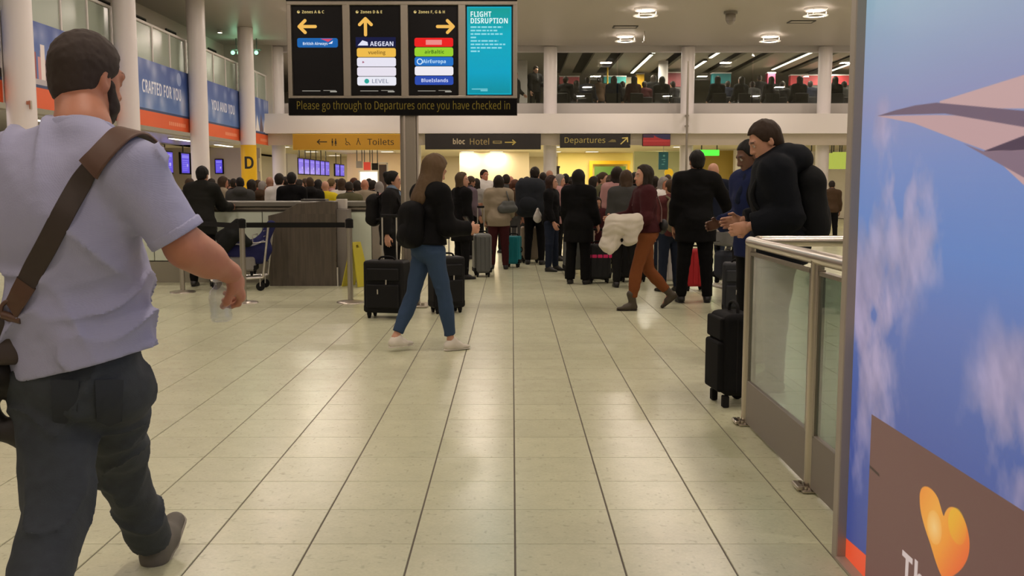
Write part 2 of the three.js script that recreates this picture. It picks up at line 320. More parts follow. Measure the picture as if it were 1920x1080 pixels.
// ---------------------------------------------------------------- check-in zone screens
{
  const scr = (tone) => { const m = new THREE.MeshStandardMaterial({ color: 0x000000, roughness: 0.3 }); m.emissiveMap = canvasTex(256, 256, (g, w, h) => { const gr = '#5a49d8'; g.fillStyle = gr; g.fillRect(0, 0, w, h); g.fillStyle = 'rgba(170,165,255,.55)'; g.fillRect(20, 20, w - 40, 40); for (let i = 0; i < 6; i++) g.fillRect(24, 84 + i * 26, w * (0.4 + 0.4 * hash3(i, tone, 1)), 9); g.fillStyle = 'rgba(255,255,255,.5)'; g.beginPath(); g.arc(w * 0.75, h * 0.6, 24, 0, 7); g.fill(); }); m.emissive = rgb(1, 1, 1); m.emissiveIntensity = 0.95; return m; };
  const sm = [scr(1), scr(2), scr(3)];
  const put = (X, D0, D1, y, h, label, group, i) => {
    const roof = X > -9 || D1 > 28.6 ? 2.9 : 2.57;
    const L = D1 - D0;
    const t = thing('check_in_screen', label, 'screen', [X, y, -(D0 + D1) / 2], 0, group);
    part('casing', box(0.07, h, L - 0.04, 0, 0, 0, 0.012), M.dark, t);
    part('display', new THREE.PlaneGeometry(L - 0.12, h - 0.08).rotateY(Math.PI / 2).translate(0.037, 0, 0), sm[i % 3], t);
    part('bracket', rod([-0.03, h / 2 - 0.01, 0], [-0.03, roof - y, 0], 0.02, 8), M.darkGrey, t);
    const l = areaLight(X + 0.06, y, -(D0 + D1) / 2, L - 0.12, h - 0.08, 0.55, rgb(0.45, 0.38, 1), [X + 3, y, -(D0 + D1) / 2]);
  };
  [[22.4, 23.6], [23.7, 24.9], [26.0, 27.2], [27.35, 28.35], [28.98, 29.8], [29.9, 30.7]].forEach(([a, b], i) => put(-9.95, a, b, 2.05, 0.66, 'glowing violet check-in screen under the left balcony', 'check-in screens under the balcony', i));
  {
    const a = at(402, 298, 31.44), b = at(419, 326, 31.44), w = b.x - a.x, h = a.y - b.y, t = thing('wall_screen', 'glowing violet screen on the pale wall left of the yellow column', 'screen', [(a.x + b.x) / 2, (a.y + b.y) / 2, -31.44]);
    part('casing', box(w, h, 0.08, 0, 0, -0.04, 0.012), M.dark, t); part('display', new THREE.PlaneGeometry(w - 0.06, h - 0.06).translate(0, 0, 0.004), sm[0], t);
    areaLight((a.x + b.x) / 2, (a.y + b.y) / 2, -31.4, w - 0.06, h - 0.06, 0.55, rgb(0.45, 0.38, 1), [(a.x + b.x) / 2, (a.y + b.y) / 2, -28]);
  }
  for (let i = 0; i < 6; i++) put(-8.3, 37.4 + i * 1.08, 38.42 + i * 1.08, 2.13, 0.66, 'glowing violet screen under the Toilets sign', 'screens beyond the Toilets sign', i);
  for (let i = 0; i < 2; i++) put(-8.3, 45.2 + i * 1.3, 46.4 + i * 1.3, 2.1, 0.6, 'glowing violet screen in the far pair beyond the Toilets sign', 'far pair of violet screens', i);
  for (let i = 0; i < 2; i++) put(-9.95, 12.6 + i * 1.4, 13.9 + i * 1.4, 2.05, 0.66, 'glowing violet check-in screen above the near desks', 'near check-in screens', i);
  const hs = thing('hanging_zone_sign', 'dark hanging sign board above the violet check-in screens', 'sign', [-8.9, 2.36, -21.6]);
  part('board', box(0.05, 0.2, 1.6, 0, 0, 0), M.dark, hs); part('rod', [rod([0, 0.1, 0.6], [0, 0.24, 0.6], 0.01), rod([0, 0.1, -0.6], [0, 0.24, -0.6], 0.01)], M.steel, hs);
  // check-in desks
  for (let i = 0; i < 4; i++) {
    const d = thing('check_in_desk', 'pale check-in desk below the violet screens', 'desk', [-9.9, 0, -15.6 - i * 3.4], 0, 'check-in desks');
    part('body', box(0.9, 1.0, 3.0, 0, 0.5, 0, 0.02), M.paleGlass, d); part('worktop', box(1.0, 0.05, 3.1, 0.02, 1.03, 0, 0.01), M.darkGrey, d); part('kick_plate', box(0.02, 0.12, 3.0, 0.455, 0.06, 0), M.steel, d);
  }
  // grey partition by the column
  single('partition_wall', box(0.15, 2.55, 1.6, -8.3, 1.275, -36.3), std(rgb(0.36, 0.34, 0.36), 0.5), 'grey partition beside the violet screens beyond the Toilets sign', 'partition');
  struct('wall_recess', box(4.0, 2.6, 0.15, -10.2, 1.3, -31.6), std(rgb(0.72, 0.64, 0.52), 0.6));
  const w = thing('wall_cabinet', 'pale wall cabinet behind the yellow column', 'cabinet', [-8.35, 2.05, -31.4]);
  part('body', box(0.32, 0.44, 0.14, 0, 0, 0, 0.01), std(rgb(0.5, 0.46, 0.4), 0.5), w); part('door', box(0.28, 0.4, 0.02, 0, 0, 0.08), std(rgb(0.56, 0.51, 0.45), 0.5), w);
}
// ---------------------------------------------------------------- flight information board
const YEL = '#f4bd5a', INK = '#0d0a08';
function arrow(g, x, y, s, dir) { g.save(); g.translate(x, y); g.rotate(dir); g.lineCap = 'round'; g.lineJoin = 'round'; g.strokeStyle = YEL; g.lineWidth = s * 0.2; g.beginPath(); g.moveTo(-s * 0.5, 0); g.lineTo(s * 0.42, 0); g.moveTo(s * 0.12, -s * 0.36); g.lineTo(s * 0.48, 0); g.lineTo(s * 0.12, s * 0.36); g.stroke(); g.restore(); }
{
  const D = 10.9, X = -1.222, Z = -D;
  const b = thing('information_board', 'tall flight information board of four lit screens on a pole', 'information board', [X, 0, Z]);
  const W = 2.56, yb = 2.172, yt = 3.62;
  part('pole', [box(0.19, 2.3, 0.16, 0.05, 1.15, -0.14, 0.03)], M.frame, b);
  part('pole_trim', [box(0.02, 2.25, 0.02, 0.155, 1.13, -0.08), box(0.02, 2.25, 0.02, 0.01, 1.13, -0.055)], M.steel, b);
  part('base_plate', [box(0.42, 0.025, 0.36, 0.05, 0.0125, -0.14, 0.01), cyl(0.018, 0.018, 0.03, 0.2, 0.035, -0.02, 8), cyl(0.018, 0.018, 0.03, -0.1, 0.035, -0.02, 8)], M.steel, b);
  part('back_box', box(W, yt - yb - 0.03, 0.2, 0, (yb + yt) / 2, -0.14), M.darkGrey, b);
  // grey frame with bars
  const f0 = 2.375, f1 = 3.40, fr = [box(W, 0.04, 0.06, 0, f0 - 0.005, -0.03, 0.008), box(W, 0.045, 0.06, 0, f1, -0.03, 0.008)];
  const xs = [-1.255, -0.62, 0.025, 0.665, 1.255];
  for (const x of xs) fr.push(box(x === -1.255 || x === 1.255 ? 0.05 : 0.085, f1 - f0, 0.055, x, (f0 + f1) / 2, -0.03, 0.008));
  part('frame', fr, M.frame, b);
  const foot = (g, w, h) => { g.fillStyle = '#8e8a80'; g.font = 'bold 19px sans-serif'; g.fillRect(w * 0.16, h * 0.952, w * 0.38, 10); g.fillRect(w * 0.6, h * 0.948, w * 0.26, 8); g.fillStyle = '#bdb9ae'; g.fillRect(w * 0.74, h * 0.96, w * 0.14, 12); };
  const head = (g, w, s) => { g.fillStyle = '#d8c07a'; g.font = 'bold 46px sans-serif'; g.textAlign = 'left'; g.beginPath(); g.arc(w * 0.12, 62, 17, 0, 7); g.fill(); g.fillStyle = INK; g.fillRect(w * 0.12 - 3, 50, 14, 8); g.fillStyle = '#d8c07a'; g.fillText(s, w * 0.19, 78); };
  const bars = (g, w, y, list) => list.forEach(([c, t, tc, extra], i) => { const yy = y + i * 111; pill(g, w * 0.1, yy, w * 0.82, 105, 24, c); g.fillStyle = tc; g.font = 'bold 58px sans-serif'; if (t) { g.textAlign = 'center'; g.fillText(t, w * 0.52, yy + 72); } if (extra) extra(g, w, yy); });
  const Wc = 560, Hc = 1024;
  const scr = [
    (g, w, h) => { head(g, w, 'Zones A & C'); arrow(g, w * 0.29, h * 0.225, 190, Math.PI); pill(g, w * 0.08, h * 0.355, w * 0.84, 110, 24, '#1663ae'); g.fillStyle = '#dbe6f5'; g.font = 'bold 44px sans-serif'; fitText(g, 'British Airways', w * 0.19, h * 0.355 + 80, w * 0.52); g.fillStyle = '#d84a6a'; g.beginPath(); g.moveTo(w * 0.56, h * 0.362); g.lineTo(w * 0.82, h * 0.362); g.lineTo(w * 0.72, h * 0.40); g.fill(); g.fillStyle = '#eef'; g.beginPath(); g.moveTo(w * 0.72, h * 0.42); g.lineTo(w * 0.82, h * 0.385); g.lineTo(w * 0.8, h * 0.42); g.fill(); },
    (g, w, h) => { head(g, w, 'Zones D & E'); arrow(g, w * 0.29, h * 0.225, 190, -Math.PI / 2); g.fillStyle = '#11173f'; g.fillRect(w * 0.08, h * 0.345, w * 0.84, 118); g.fillStyle = '#e6e8fb'; g.font = 'bold 74px sans-serif'; fitText(g, 'AEGEAN', w * 0.38, h * 0.445, w * 0.5); g.beginPath(); g.moveTo(w * 0.12, h * 0.44); g.lineTo(w * 0.22, h * 0.38); g.lineTo(w * 0.33, h * 0.4); g.lineTo(w * 0.34, h * 0.44); g.fill(); bars(g, w, h * 0.468, [['#f3bf4e', 'vueling', '#8d6a26'], ['#ece9f6', '', '', (g, w, y) => { g.fillStyle = '#a04a68'; g.beginPath(); g.moveTo(w * 0.22, y + 40); g.lineTo(w * 0.26, y + 56); g.lineTo(w * 0.21, y + 66); g.fill(); }], ['#ece6f2', '', ''], ['#eeeef8', '', '', (g, w, y) => { g.fillStyle = '#2aa79b'; g.beginPath(); g.arc(w * 0.3, y + 54, 28, 0, 7); g.fill(); g.fillStyle = '#6f7690'; g.font = '64px sans-serif'; fitText(g, 'LEVEL', w * 0.4, y + 76, w * 0.36); }]]); },
    (g, w, h) => { head(g, w, 'Zones F, G & H'); arrow(g, w * 0.76, h * 0.225, 190, 0); bars(g, w, h * 0.352, [['#ee1d1d', '', '', (g, w, y) => { pill(g, w * 0.34, y + 24, w * 0.34, 58, 4, '#f08f8c'); }], ['#9bd32f', 'airBaltic', '#3f6d1c'], ['#2272c8', 'AirEuropa', '#bfe2fb', (g, w, y) => { g.strokeStyle = '#cfe8ff'; g.lineWidth = 12; g.beginPath(); g.arc(w * 0.21, y + 54, 30, 0, 7); g.stroke(); }], ['#f3eff6', '', ''], ['#2c4db0', 'BlueIslands', '#cfd6f6']]); },
    (g, w, h) => { g.fillStyle = '#06a6bd'; g.fillRect(0, 0, w, h); const gr = g.createLinearGradient(0, 0, 0, h); gr.addColorStop(0, '#0a9c92'); gr.addColorStop(0.3, '#08abc0'); gr.addColorStop(0.75, '#06a3c4'); gr.addColorStop(1, '#0a8f9e'); g.fillStyle = gr; g.fillRect(18, 18, w - 36, h - 36); g.fillStyle = '#e6fbfa'; g.font = 'bold 86px sans-serif'; fitText(g, 'FLIGHT', w * 0.07, 118, w * 0.48); fitText(g, 'DISRUPTION', w * 0.07, 194, w * 0.86); g.fillStyle = 'rgba(190,240,248,.75)'; for (const [i, q] of [[0, 0.72], [1, 0.6], [2, 0.72], [3, 0.14], [4, 0.62], [5, 0.78], [6, 0.7], [7, 0.22]]) { let x = w * 0.08, k = 0; const y = 228 + i * 40; while (x < w * (0.08 + q)) { const l = 26 + 60 * hash3(i, k++, 4); g.fillRect(x, y, Math.min(l, w * (0.08 + q) - x), 18); x += l + 12; } } g.fillStyle = 'rgba(190,240,248,.6)'; g.fillRect(w * 0.1, h * 0.93, w * 0.36, 12); g.fillRect(w * 0.3, h * 0.945, w * 0.16, 16); },
  ];
  const tone = ['screen with a left arrow and one blue bar', 'screen with an up arrow and five bars', 'screen with a right arrow and five coloured bars', 'teal FLIGHT DISRUPTION screen'];
  scr.forEach((fn, i) => {
    const x0 = xs[i] + (i ? 0.0425 : 0.025) + 0.004, x1 = xs[i + 1] - (i < 3 ? 0.0425 : 0.025) - 0.004, y0 = f0 + 0.018, y1 = f1 - 0.024;
    const s = part('screen', box(x1 - x0, y1 - y0, 0.04, (x0 + x1) / 2, (y0 + y1) / 2, -0.055), M.dark, b, tone[i]);
    const m = new THREE.MeshPhysicalMaterial({ color: 0x030303, roughness: 0.3, specularIntensity: 0.25 }); m.emissive = rgb(1, 1, 1); m.emissiveIntensity = 0.95;
    m.emissiveMap = canvasTex(Wc, Hc, (g, w, h) => { g.fillStyle = INK; g.fillRect(0, 0, w, h); fn(g, w, h); if (i < 3) foot(g, w, h); });
    part('display', new THREE.PlaneGeometry(x1 - x0 - 0.02, y1 - y0 - 0.02).translate((x0 + x1) / 2, (y0 + y1) / 2, -0.034), m, s);
  });
  part('header_panel', box(W, 0.2, 0.06, 0, yt - 0.1, -0.03), M.dark, b);
  const mp = part('message_panel', box(W, 0.19, 0.06, 0, yb + 0.095, -0.03), M.dark, b);
  part('lettering', new THREE.PlaneGeometry(W - 0.02, 0.18).translate(0, yb + 0.095, 0.001), new THREE.MeshPhysicalMaterial({ roughness: 0.6, specularIntensity: 0.25, map: canvasTex(2048, 144, (g, w, h) => { g.fillStyle = '#070606'; g.fillRect(0, 0, w, h); g.fillStyle = '#82752e'; g.font = '98px sans-serif'; fitText(g, 'Please go through to Departures once you have checked in', w * 0.03, h * 0.66, w * 0.945); }) }), mp);
  areaLight(X + 0.95, 2.88, Z + 0.03, 0.5, 0.9, 0.35, rgb(0.1, 0.75, 0.9), [X + 0.95, 2.88, Z + 5]);
}
// ---------------------------------------------------------------- signs under the gallery fascia
function signBoard(name, label, x0, x1, y0, y1, D, draw, w, h, sideMat, deep = 0.12) {
  const a = at(x0, (y0 + y1) / 2, D), c = at(x1, (y0 + y1) / 2, D), yt = at(960, y0, D).y, yb = at(960, y1, D).y, W = c.x - a.x, H = yt - yb;
  const t = thing(name, label, 'sign', [(a.x + c.x) / 2, yb, -D]);
  part('casing', box(W, H, deep, 0, H / 2, -deep / 2), sideMat, t);
  part('face', new THREE.PlaneGeometry(W - 0.02, H - 0.02).translate(0, H / 2, 0.004), new THREE.MeshPhysicalMaterial({ roughness: 0.5, map: canvasTex(w, h, draw) }), t);
  return t;
}
signBoard('toilets_sign', 'long yellow sign reading Toilets with a left arrow', 549, 752, 251, 281, 28.3, (g, w, h) => {
  g.fillStyle = '#b98a1e'; g.fillRect(0, 0, w, h); g.fillStyle = '#1d1608'; g.font = '120px sans-serif'; fitText(g, 'Toilets', w * 0.69, h * 0.7, w * 0.25);
  g.lineWidth = 14; g.strokeStyle = '#1d1608'; g.beginPath(); g.moveTo(w * 0.315, h * 0.5); g.lineTo(w * 0.225, h * 0.5); g.moveTo(w * 0.25, h * 0.34); g.lineTo(w * 0.225, h * 0.5); g.lineTo(w * 0.25, h * 0.66); g.stroke();
  const man = (x, sk) => { g.beginPath(); g.arc(x, h * 0.33, 9, 0, 7); g.fill(); g.fillRect(x - 11, h * 0.4, 22, h * 0.18); if (sk) { g.beginPath(); g.moveTo(x - 18, h * 0.62); g.lineTo(x + 18, h * 0.62); g.lineTo(x, h * 0.4); g.fill(); } g.fillRect(x - 9, h * 0.56, 7, h * 0.2); g.fillRect(x + 2, h * 0.56, 7, h * 0.2); };
  man(w * 0.365, 0); man(w * 0.395, 1); g.lineWidth = 9; g.beginPath(); g.arc(w * 0.5, h * 0.62, 17, 0.4, 4); g.moveTo(w * 0.49, h * 0.34); g.lineTo(w * 0.495, h * 0.52); g.lineTo(w * 0.515, h * 0.54); g.lineTo(w * 0.53, h * 0.72); g.stroke(); g.beginPath(); g.arc(w * 0.49, h * 0.3, 8, 0, 7); g.fill(); g.beginPath(); g.moveTo(w * 0.59, h * 0.7); g.lineTo(w * 0.605, h * 0.36); g.lineTo(w * 0.625, h * 0.7); g.stroke(); g.beginPath(); g.arc(w * 0.605, h * 0.3, 9, 0, 7); g.fill();
}, 1536, 220, M.yellow);
signBoard('hotel_sign', 'long black sign reading Hotel with a right arrow', 797, 1014, 251, 280, 28.3, (g, w, h) => {
  g.fillStyle = '#171009'; g.fillRect(0, 0, w, h); g.fillStyle = '#b9ab8c'; g.font = 'bold 104px sans-serif'; fitText(g, 'bloc', w * 0.235, h * 0.67, w * 0.11); g.fillStyle = '#9c8a50'; g.font = '118px sans-serif'; fitText(g, 'Hotel', w * 0.38, h * 0.7, w * 0.18);
  g.font = '50px sans-serif'; g.fillStyle = '#7d7040'; g.beginPath(); g.roundRect(w * 0.585, h * 0.44, w * 0.08, h * 0.2, 8); g.fill(); g.fillStyle = '#171009'; g.fillRect(w * 0.6, h * 0.5, w * 0.05, h * 0.06);
  g.strokeStyle = '#b5a24f'; g.lineWidth = 16; g.beginPath(); g.moveTo(w * 0.69, h * 0.55); g.lineTo(w * 0.78, h * 0.55); g.moveTo(w * 0.755, h * 0.38); g.lineTo(w * 0.782, h * 0.55); g.lineTo(w * 0.755, h * 0.72); g.stroke();
}, 1536, 205, M.dark);
signBoard('departures_sign', 'black sign reading Departures with a diagonal arrow', 1050, 1182, 251, 277, 28.3, (g, w, h) => {
  g.fillStyle = '#171009'; g.fillRect(0, 0, w, h); g.fillStyle = '#a8994f'; g.font = '120px sans-serif'; fitText(g, 'Departures', w * 0.05, h * 0.66, w * 0.6);
  g.fillStyle = '#6d6238'; g.beginPath(); g.moveTo(w * 0.68, h * 0.6); g.lineTo(w * 0.74, h * 0.38); g.lineTo(w * 0.79, h * 0.42); g.lineTo(w * 0.8, h * 0.6); g.fill();
  g.strokeStyle = '#c9b765'; g.lineWidth = 17; g.beginPath(); g.moveTo(w * 0.865, h * 0.76); g.lineTo(w * 0.96, h * 0.28); g.moveTo(w * 0.885, h * 0.3); g.lineTo(w * 0.962, h * 0.26); g.lineTo(w * 0.965, h * 0.6); g.stroke();
}, 1024, 205, M.dark);
signBoard('exchange_sign', 'small red and navy sign right of the Departures sign', 1205, 1257, 251, 274, 28.25, (g, w, h) => {
  g.fillStyle = '#a32a2c'; g.fillRect(0, 0, w, h); g.fillStyle = '#2b2a52'; g.beginPath(); g.moveTo(w * 0.35, 0); g.lineTo(w, 0); g.lineTo(w, h * 0.45); g.quadraticCurveTo(w * 0.6, h * 0.5, w * 0.35, 0); g.fill(); g.fillStyle = '#3a2540'; g.fillRect(0, 0, w * 0.4, h * 0.3); g.fillStyle = '#c8494a'; g.fillRect(0, h * 0.55, w, h * 0.06);
}, 512, 230, M.dark);
signBoard('teal_hanging_sign', 'narrow teal vertical sign hanging below the red sign', 1235, 1253, 285, 318, 29.0, (g, w, h) => {
  g.fillStyle = '#1f6a72'; g.fillRect(0, 0, w, h); g.fillStyle = '#6fb7b4'; g.beginPath(); g.arc(w * 0.55, h * 0.2, 16, 0, 7); g.fill(); for (const [x, y, q] of [[0.3, 0.4, 0.4], [0.5, 0.52, 0.2], [0.3, 0.68, 0.3]]) g.fillRect(w * x, h * y, w * q, 14);
}, 128, 256, std(rgb(0.02, 0.15, 0.17), 0.5), 0.05).children.forEach((c, i, a) => { if (!i) part('hanger', rod([0, at(960, 285, 29).y - at(960, 318, 29).y - 0.01, -0.03], [0, 2.9 - at(960, 318, 29).y, -0.03], 0.012, 8), M.steel, c); });
// header closing the signs' row
struct('trim_4', [box(21.4, 0.34, 0.1, 3.3, 2.74, -28.75)], std(rgb(0.62, 0.55, 0.46), 0.6));

// ---------------------------------------------------------------- the advertising lightbox
{
  const X = 1.247, Df = 3.463, W = 2.0, H = 2.9, S = 420;          // u runs from the far edge towards the camera
  const a = thing('advertising_lightbox', 'tall backlit advert with paper plane, sky and orange heart', 'advert', [X, 0, -Df]);
  const tex = canvasTex(Math.round(W * S), Math.round(H * S), (g, w, h) => {
    const U = (u) => u * S, V = (y) => h - y * S;
    const poly = (c, pts) => { g.fillStyle = c; g.beginPath(); pts.forEach(([u, y], i) => (i ? g.lineTo(U(u), V(y)) : g.moveTo(U(u), V(y)))); g.fill(); };
    const gr = g.createLinearGradient(0, 0, 0, h);
    for (const [y, c] of [[2.9, '#a3d0df'], [2.1, '#9acbdb'], [1.88, '#9bb9d6'], [1.66, '#98a6d0'], [1.45, '#7f9ed8'], [1.2, '#6d96d8'], [1.0, '#6a86c6'], [0.75, '#5570b4'], [0.5, '#455da6'], [0, '#3d5094']]) gr.addColorStop(1 - y / H, c);
    g.fillStyle = gr; g.fillRect(0, 0, w, h);
    const img = g.getImageData(0, 0, w, h), px = img.data, blobs = [[0.2, 1.56, 0.13, 0.55], [0.3, 1.34, 0.15, 0.7], [0.48, 1.3, 0.2, 0.95], [0.4, 1.15, 0.17, 0.8], [0.18, 1.08, 0.2, 0.85], [0.62, 1.2, 0.12, 0.5], [0.05, 1.0, 0.2, 1.1], [0.1, 0.8, 0.22, 1.1], [0.24, 0.88, 0.2, 0.7], [0.3, 0.68, 0.16, 0.6], [0.1, 0.55, 0.16, 0.7], [0.06, 0.35, 0.12, 0.5], [0.42, 0.62, 0.1, 0.4], [1.0, 0.82, 0.16, 0.6], [1.2, 0.84, 0.24, 0.9], [1.15, 0.68, 0.14, 0.5], [1.6, 0.95, 0.35, 0.8]];
    for (let j = 0; j < h; j++) for (let i = 0; i < w; i++) {
      const u = i / S, y = (h - j) / S; let m = 0; for (const [bu, by, r, q] of blobs) { const d2 = ((u - bu) ** 2 + (y - by) ** 2) / (r * r); if (d2 < 6) m += q * Math.exp(-d2 * 1.3); }
      if (m < 0.02) continue;
      const f = fbm(u * 5.5, y * 4.2, 3, 5), f2 = fbm(u * 13 + y * 4, y * 9, 8, 4), t = Math.max(0, Math.min(1.2, m * (0.5 + f * 1.5 + f2 * 0.5) - 0.1)), al = 0.8 * t / (0.45 + t), o = (j * w + i) * 4, sh = 1 + f2 * 0.22, c = [212 * sh, 190 * sh, 202 * sh];
      for (let k = 0; k < 3; k++) px[o + k] += (c[k] - px[o + k]) * al;
    }
    g.putImageData(img, 0, 0);
    // paper plane
    poly('#cdb2b2', [[0.142, 1.629], [0.6, 1.60], [1.1, 1.56], [2.0, 1.50], [2.0, 1.22], [1.25, 1.33], [0.92, 1.484], [0.794, 1.51], [0.45, 1.585]]);
    poly('#d2b8b6', [[0.62, 1.638], [1.083, 1.662], [2.0, 1.74], [2.0, 1.56], [1.1, 1.58], [0.64, 1.615]]);
    poly('#776a7c', [[0.142, 1.629], [0.3, 1.637], [0.45, 1.640], [0.6, 1.636], [1.09, 1.575], [2.0, 1.53], [2.0, 1.47], [1.1, 1.535], [0.66, 1.60], [0.3, 1.622]]);
    poly('#54475a', [[0.90, 1.484], [1.1, 1.515], [2.0, 1.5], [2.0, 1.42], [1.1, 1.48]]);
    poly('#8c7c8c', [[0.78, 1.51], [0.90, 1.484], [1.1, 1.48], [2.0, 1.40], [2.0, 1.05], [1.12, 1.41]]);
    // brown block, orange corner, heart
    poly('#6d5049', [[0.2, 0.605], [2.0, 0.605], [2.0, 0.0], [0.2, 0.0]]);
    poly('#ee5a33', [[0, 0.085], [0.2, 0.098], [0.2, 0], [0, 0]]);
    g.strokeStyle = '#3a2a26'; g.lineWidth = 4; g.beginPath(); g.moveTo(U(0.2), V(0.42)); g.lineTo(U(0.29), V(0.415)); g.stroke();
    const hg = g.createLinearGradient(U(0.6), V(0.49), U(0.9), V(0.27)); hg.addColorStop(0, '#f29a3a'); hg.addColorStop(0.35, '#f6b64a'); hg.addColorStop(0.6, '#f6a43a'); hg.addColorStop(1, '#ee5f35'); g.fillStyle = hg;
    g.beginPath(); g.moveTo(U(0.612), V(0.44)); g.bezierCurveTo(U(0.60), V(0.50), U(0.70), V(0.51), U(0.74), V(0.48)); g.bezierCurveTo(U(0.765), V(0.455), U(0.77), V(0.445), U(0.777), V(0.445)); g.bezierCurveTo(U(0.80), V(0.50), U(0.87), V(0.505), U(0.91), V(0.47)); g.bezierCurveTo(U(0.97), V(0.41), U(0.93), V(0.34), U(0.80), V(0.262)); g.bezierCurveTo(U(0.77), V(0.262), U(0.73), V(0.30), U(0.70), V(0.33)); g.bezierCurveTo(U(0.65), V(0.37), U(0.615), V(0.40), U(0.612), V(0.44)); g.fill();
    const yg = g.createRadialGradient(U(0.72), V(0.39), 0, U(0.72), V(0.39), U(0.07)); yg.addColorStop(0, 'rgba(255,226,150,.9)'); yg.addColorStop(1, 'rgba(255,226,150,0)'); g.fillStyle = yg; g.beginPath(); g.arc(U(0.72), V(0.39), U(0.05), 0, 7); g.fill();
    const y2 = g.createLinearGradient(U(0.8), V(0.5), U(0.95), V(0.4)); y2.addColorStop(0, 'rgba(238,200,50,.9)'); y2.addColorStop(1, 'rgba(238,200,50,0)'); g.fillStyle = y2; g.beginPath(); g.ellipse(U(0.86), V(0.445), U(0.055), U(0.05), 0, 0, 7); g.fill();
    g.fillStyle = '#d9d2cc'; g.font = 'bold ' + S * 0.155 + 'px sans-serif'; g.textAlign = 'left'; g.fillText('Th', U(0.5), V(0.128));
  });
  const m = new THREE.MeshStandardMaterial({ color: 0x080808, roughness: 0.35 }); m.emissiveMap = tex; m.emissive = rgb(1.1, 0.96, 0.96); m.emissiveIntensity = 0.72;
  const face = new THREE.PlaneGeometry(W, H).rotateY(-Math.PI / 2).translate(0, H / 2, W / 2);
  part('lit_face', face, m, a);
  part('housing', box(0.3, H, W, 0.16, H / 2, W / 2), std(rgb(0.2, 0.18, 0.15), 0.5), a);
  part('frame', [box(0.34, H + 0.06, 0.055, 0.135, H / 2, -0.028, 0.006), box(0.34, H + 0.06, 0.055, 0.135, H / 2, W + 0.028, 0.006), box(0.34, 0.05, W + 0.1, 0.135, H + 0.02, W / 2, 0.006), box(0.06, 0.012, W, -0.01, 0.008, W / 2)], std(rgb(0.34, 0.30, 0.24), 0.45), a);
  areaLight(X - 0.03, H / 2 + 0.1, -Df + W / 2, W - 0.1, H - 0.3, 0.22, rgb(0.55, 0.62, 1), [X - 3, H / 2 + 0.1, -Df + W / 2]);
}
// ---------------------------------------------------------------- glass barrier on the right
{
  const pane = new THREE.MeshPhysicalMaterial({ transmission: 0.9, thickness: 0, roughness: 0.04, ior: 1.52 }); pane.color = rgb(0.46, 0.54, 0.49);
  function barrier(label, x0, z0, x1, z1, posts, clips) {
    const dx = x1 - x0, dz = z1 - z0, L = Math.hypot(dx, dz), t = thing('glass_barrier', label, 'barrier', [x0, 0, z0], Math.atan2(-dz, dx));
    part('handrail', [rod([0, 1.07, 0], [L, 1.07, 0], 0.032, 16), new THREE.SphereGeometry(0.032, 14, 10).translate(0, 1.07, 0)], M.steel, t);
    for (const s of posts) {
      const p = part('post', [rod([s, 0.01, 0], [s, 1.07, 0], 0.03, 18)], M.steel, t);
      part('floor_plate', [box(0.14, 0.014, 0.11, s, 0.009, 0, 0.006), box(0.1, 0.02, 0.03, s, 0.02, 0.06, 0.008), cyl(0.01, 0.01, 0.012, s - 0.045, 0.022, 0.035, 8), cyl(0.01, 0.01, 0.012, s + 0.045, 0.022, 0.035, 8)], M.steel, p);
    }
    for (let i = 0; i + 1 < posts.length; i++) {
      const a = posts[i] + 0.06, b = posts[i + 1] - 0.06;
      part('glass_pane', box(b - a, 0.72, 0.012, (a + b) / 2, 0.64, 0), pane, t);
      part('kick_panel', box(b - a + 0.03, 0.25, 0.03, (a + b) / 2, 0.145, 0, 0.004), M.taupe, t);
      part('pane_frame', [box(0.018, 0.76, 0.03, a, 0.64, 0), box(0.018, 0.76, 0.03, b, 0.64, 0), box(b - a, 0.018, 0.03, (a + b) / 2, 1.005, 0)], M.frame, t);
      if (clips) for (const [u, y] of clips) part('clip', box(0.045, 0.06, 0.03, a + u * (b - a), y, 0), M.dark, t);
    }
    return t;
  }
  barrier('steel and glass barrier running beside the black upright case', 1.374, -5.52, 1.374, -3.6, [0, 1.221, 1.88]);
  barrier('steel and glass barrier behind, turned across the hall', 1.44, -5.6, 4.6, -5.6, [1.5, 3.0]);
  barrier('inner glass balustrade with small black clips', 2.55, -5.4, 2.55, -1.2, [0, 1.4, 2.8, 4.1], [[0.2, 0.5], [0.5, 0.5], [0.8, 0.5], [0.35, 0.75]]);
}
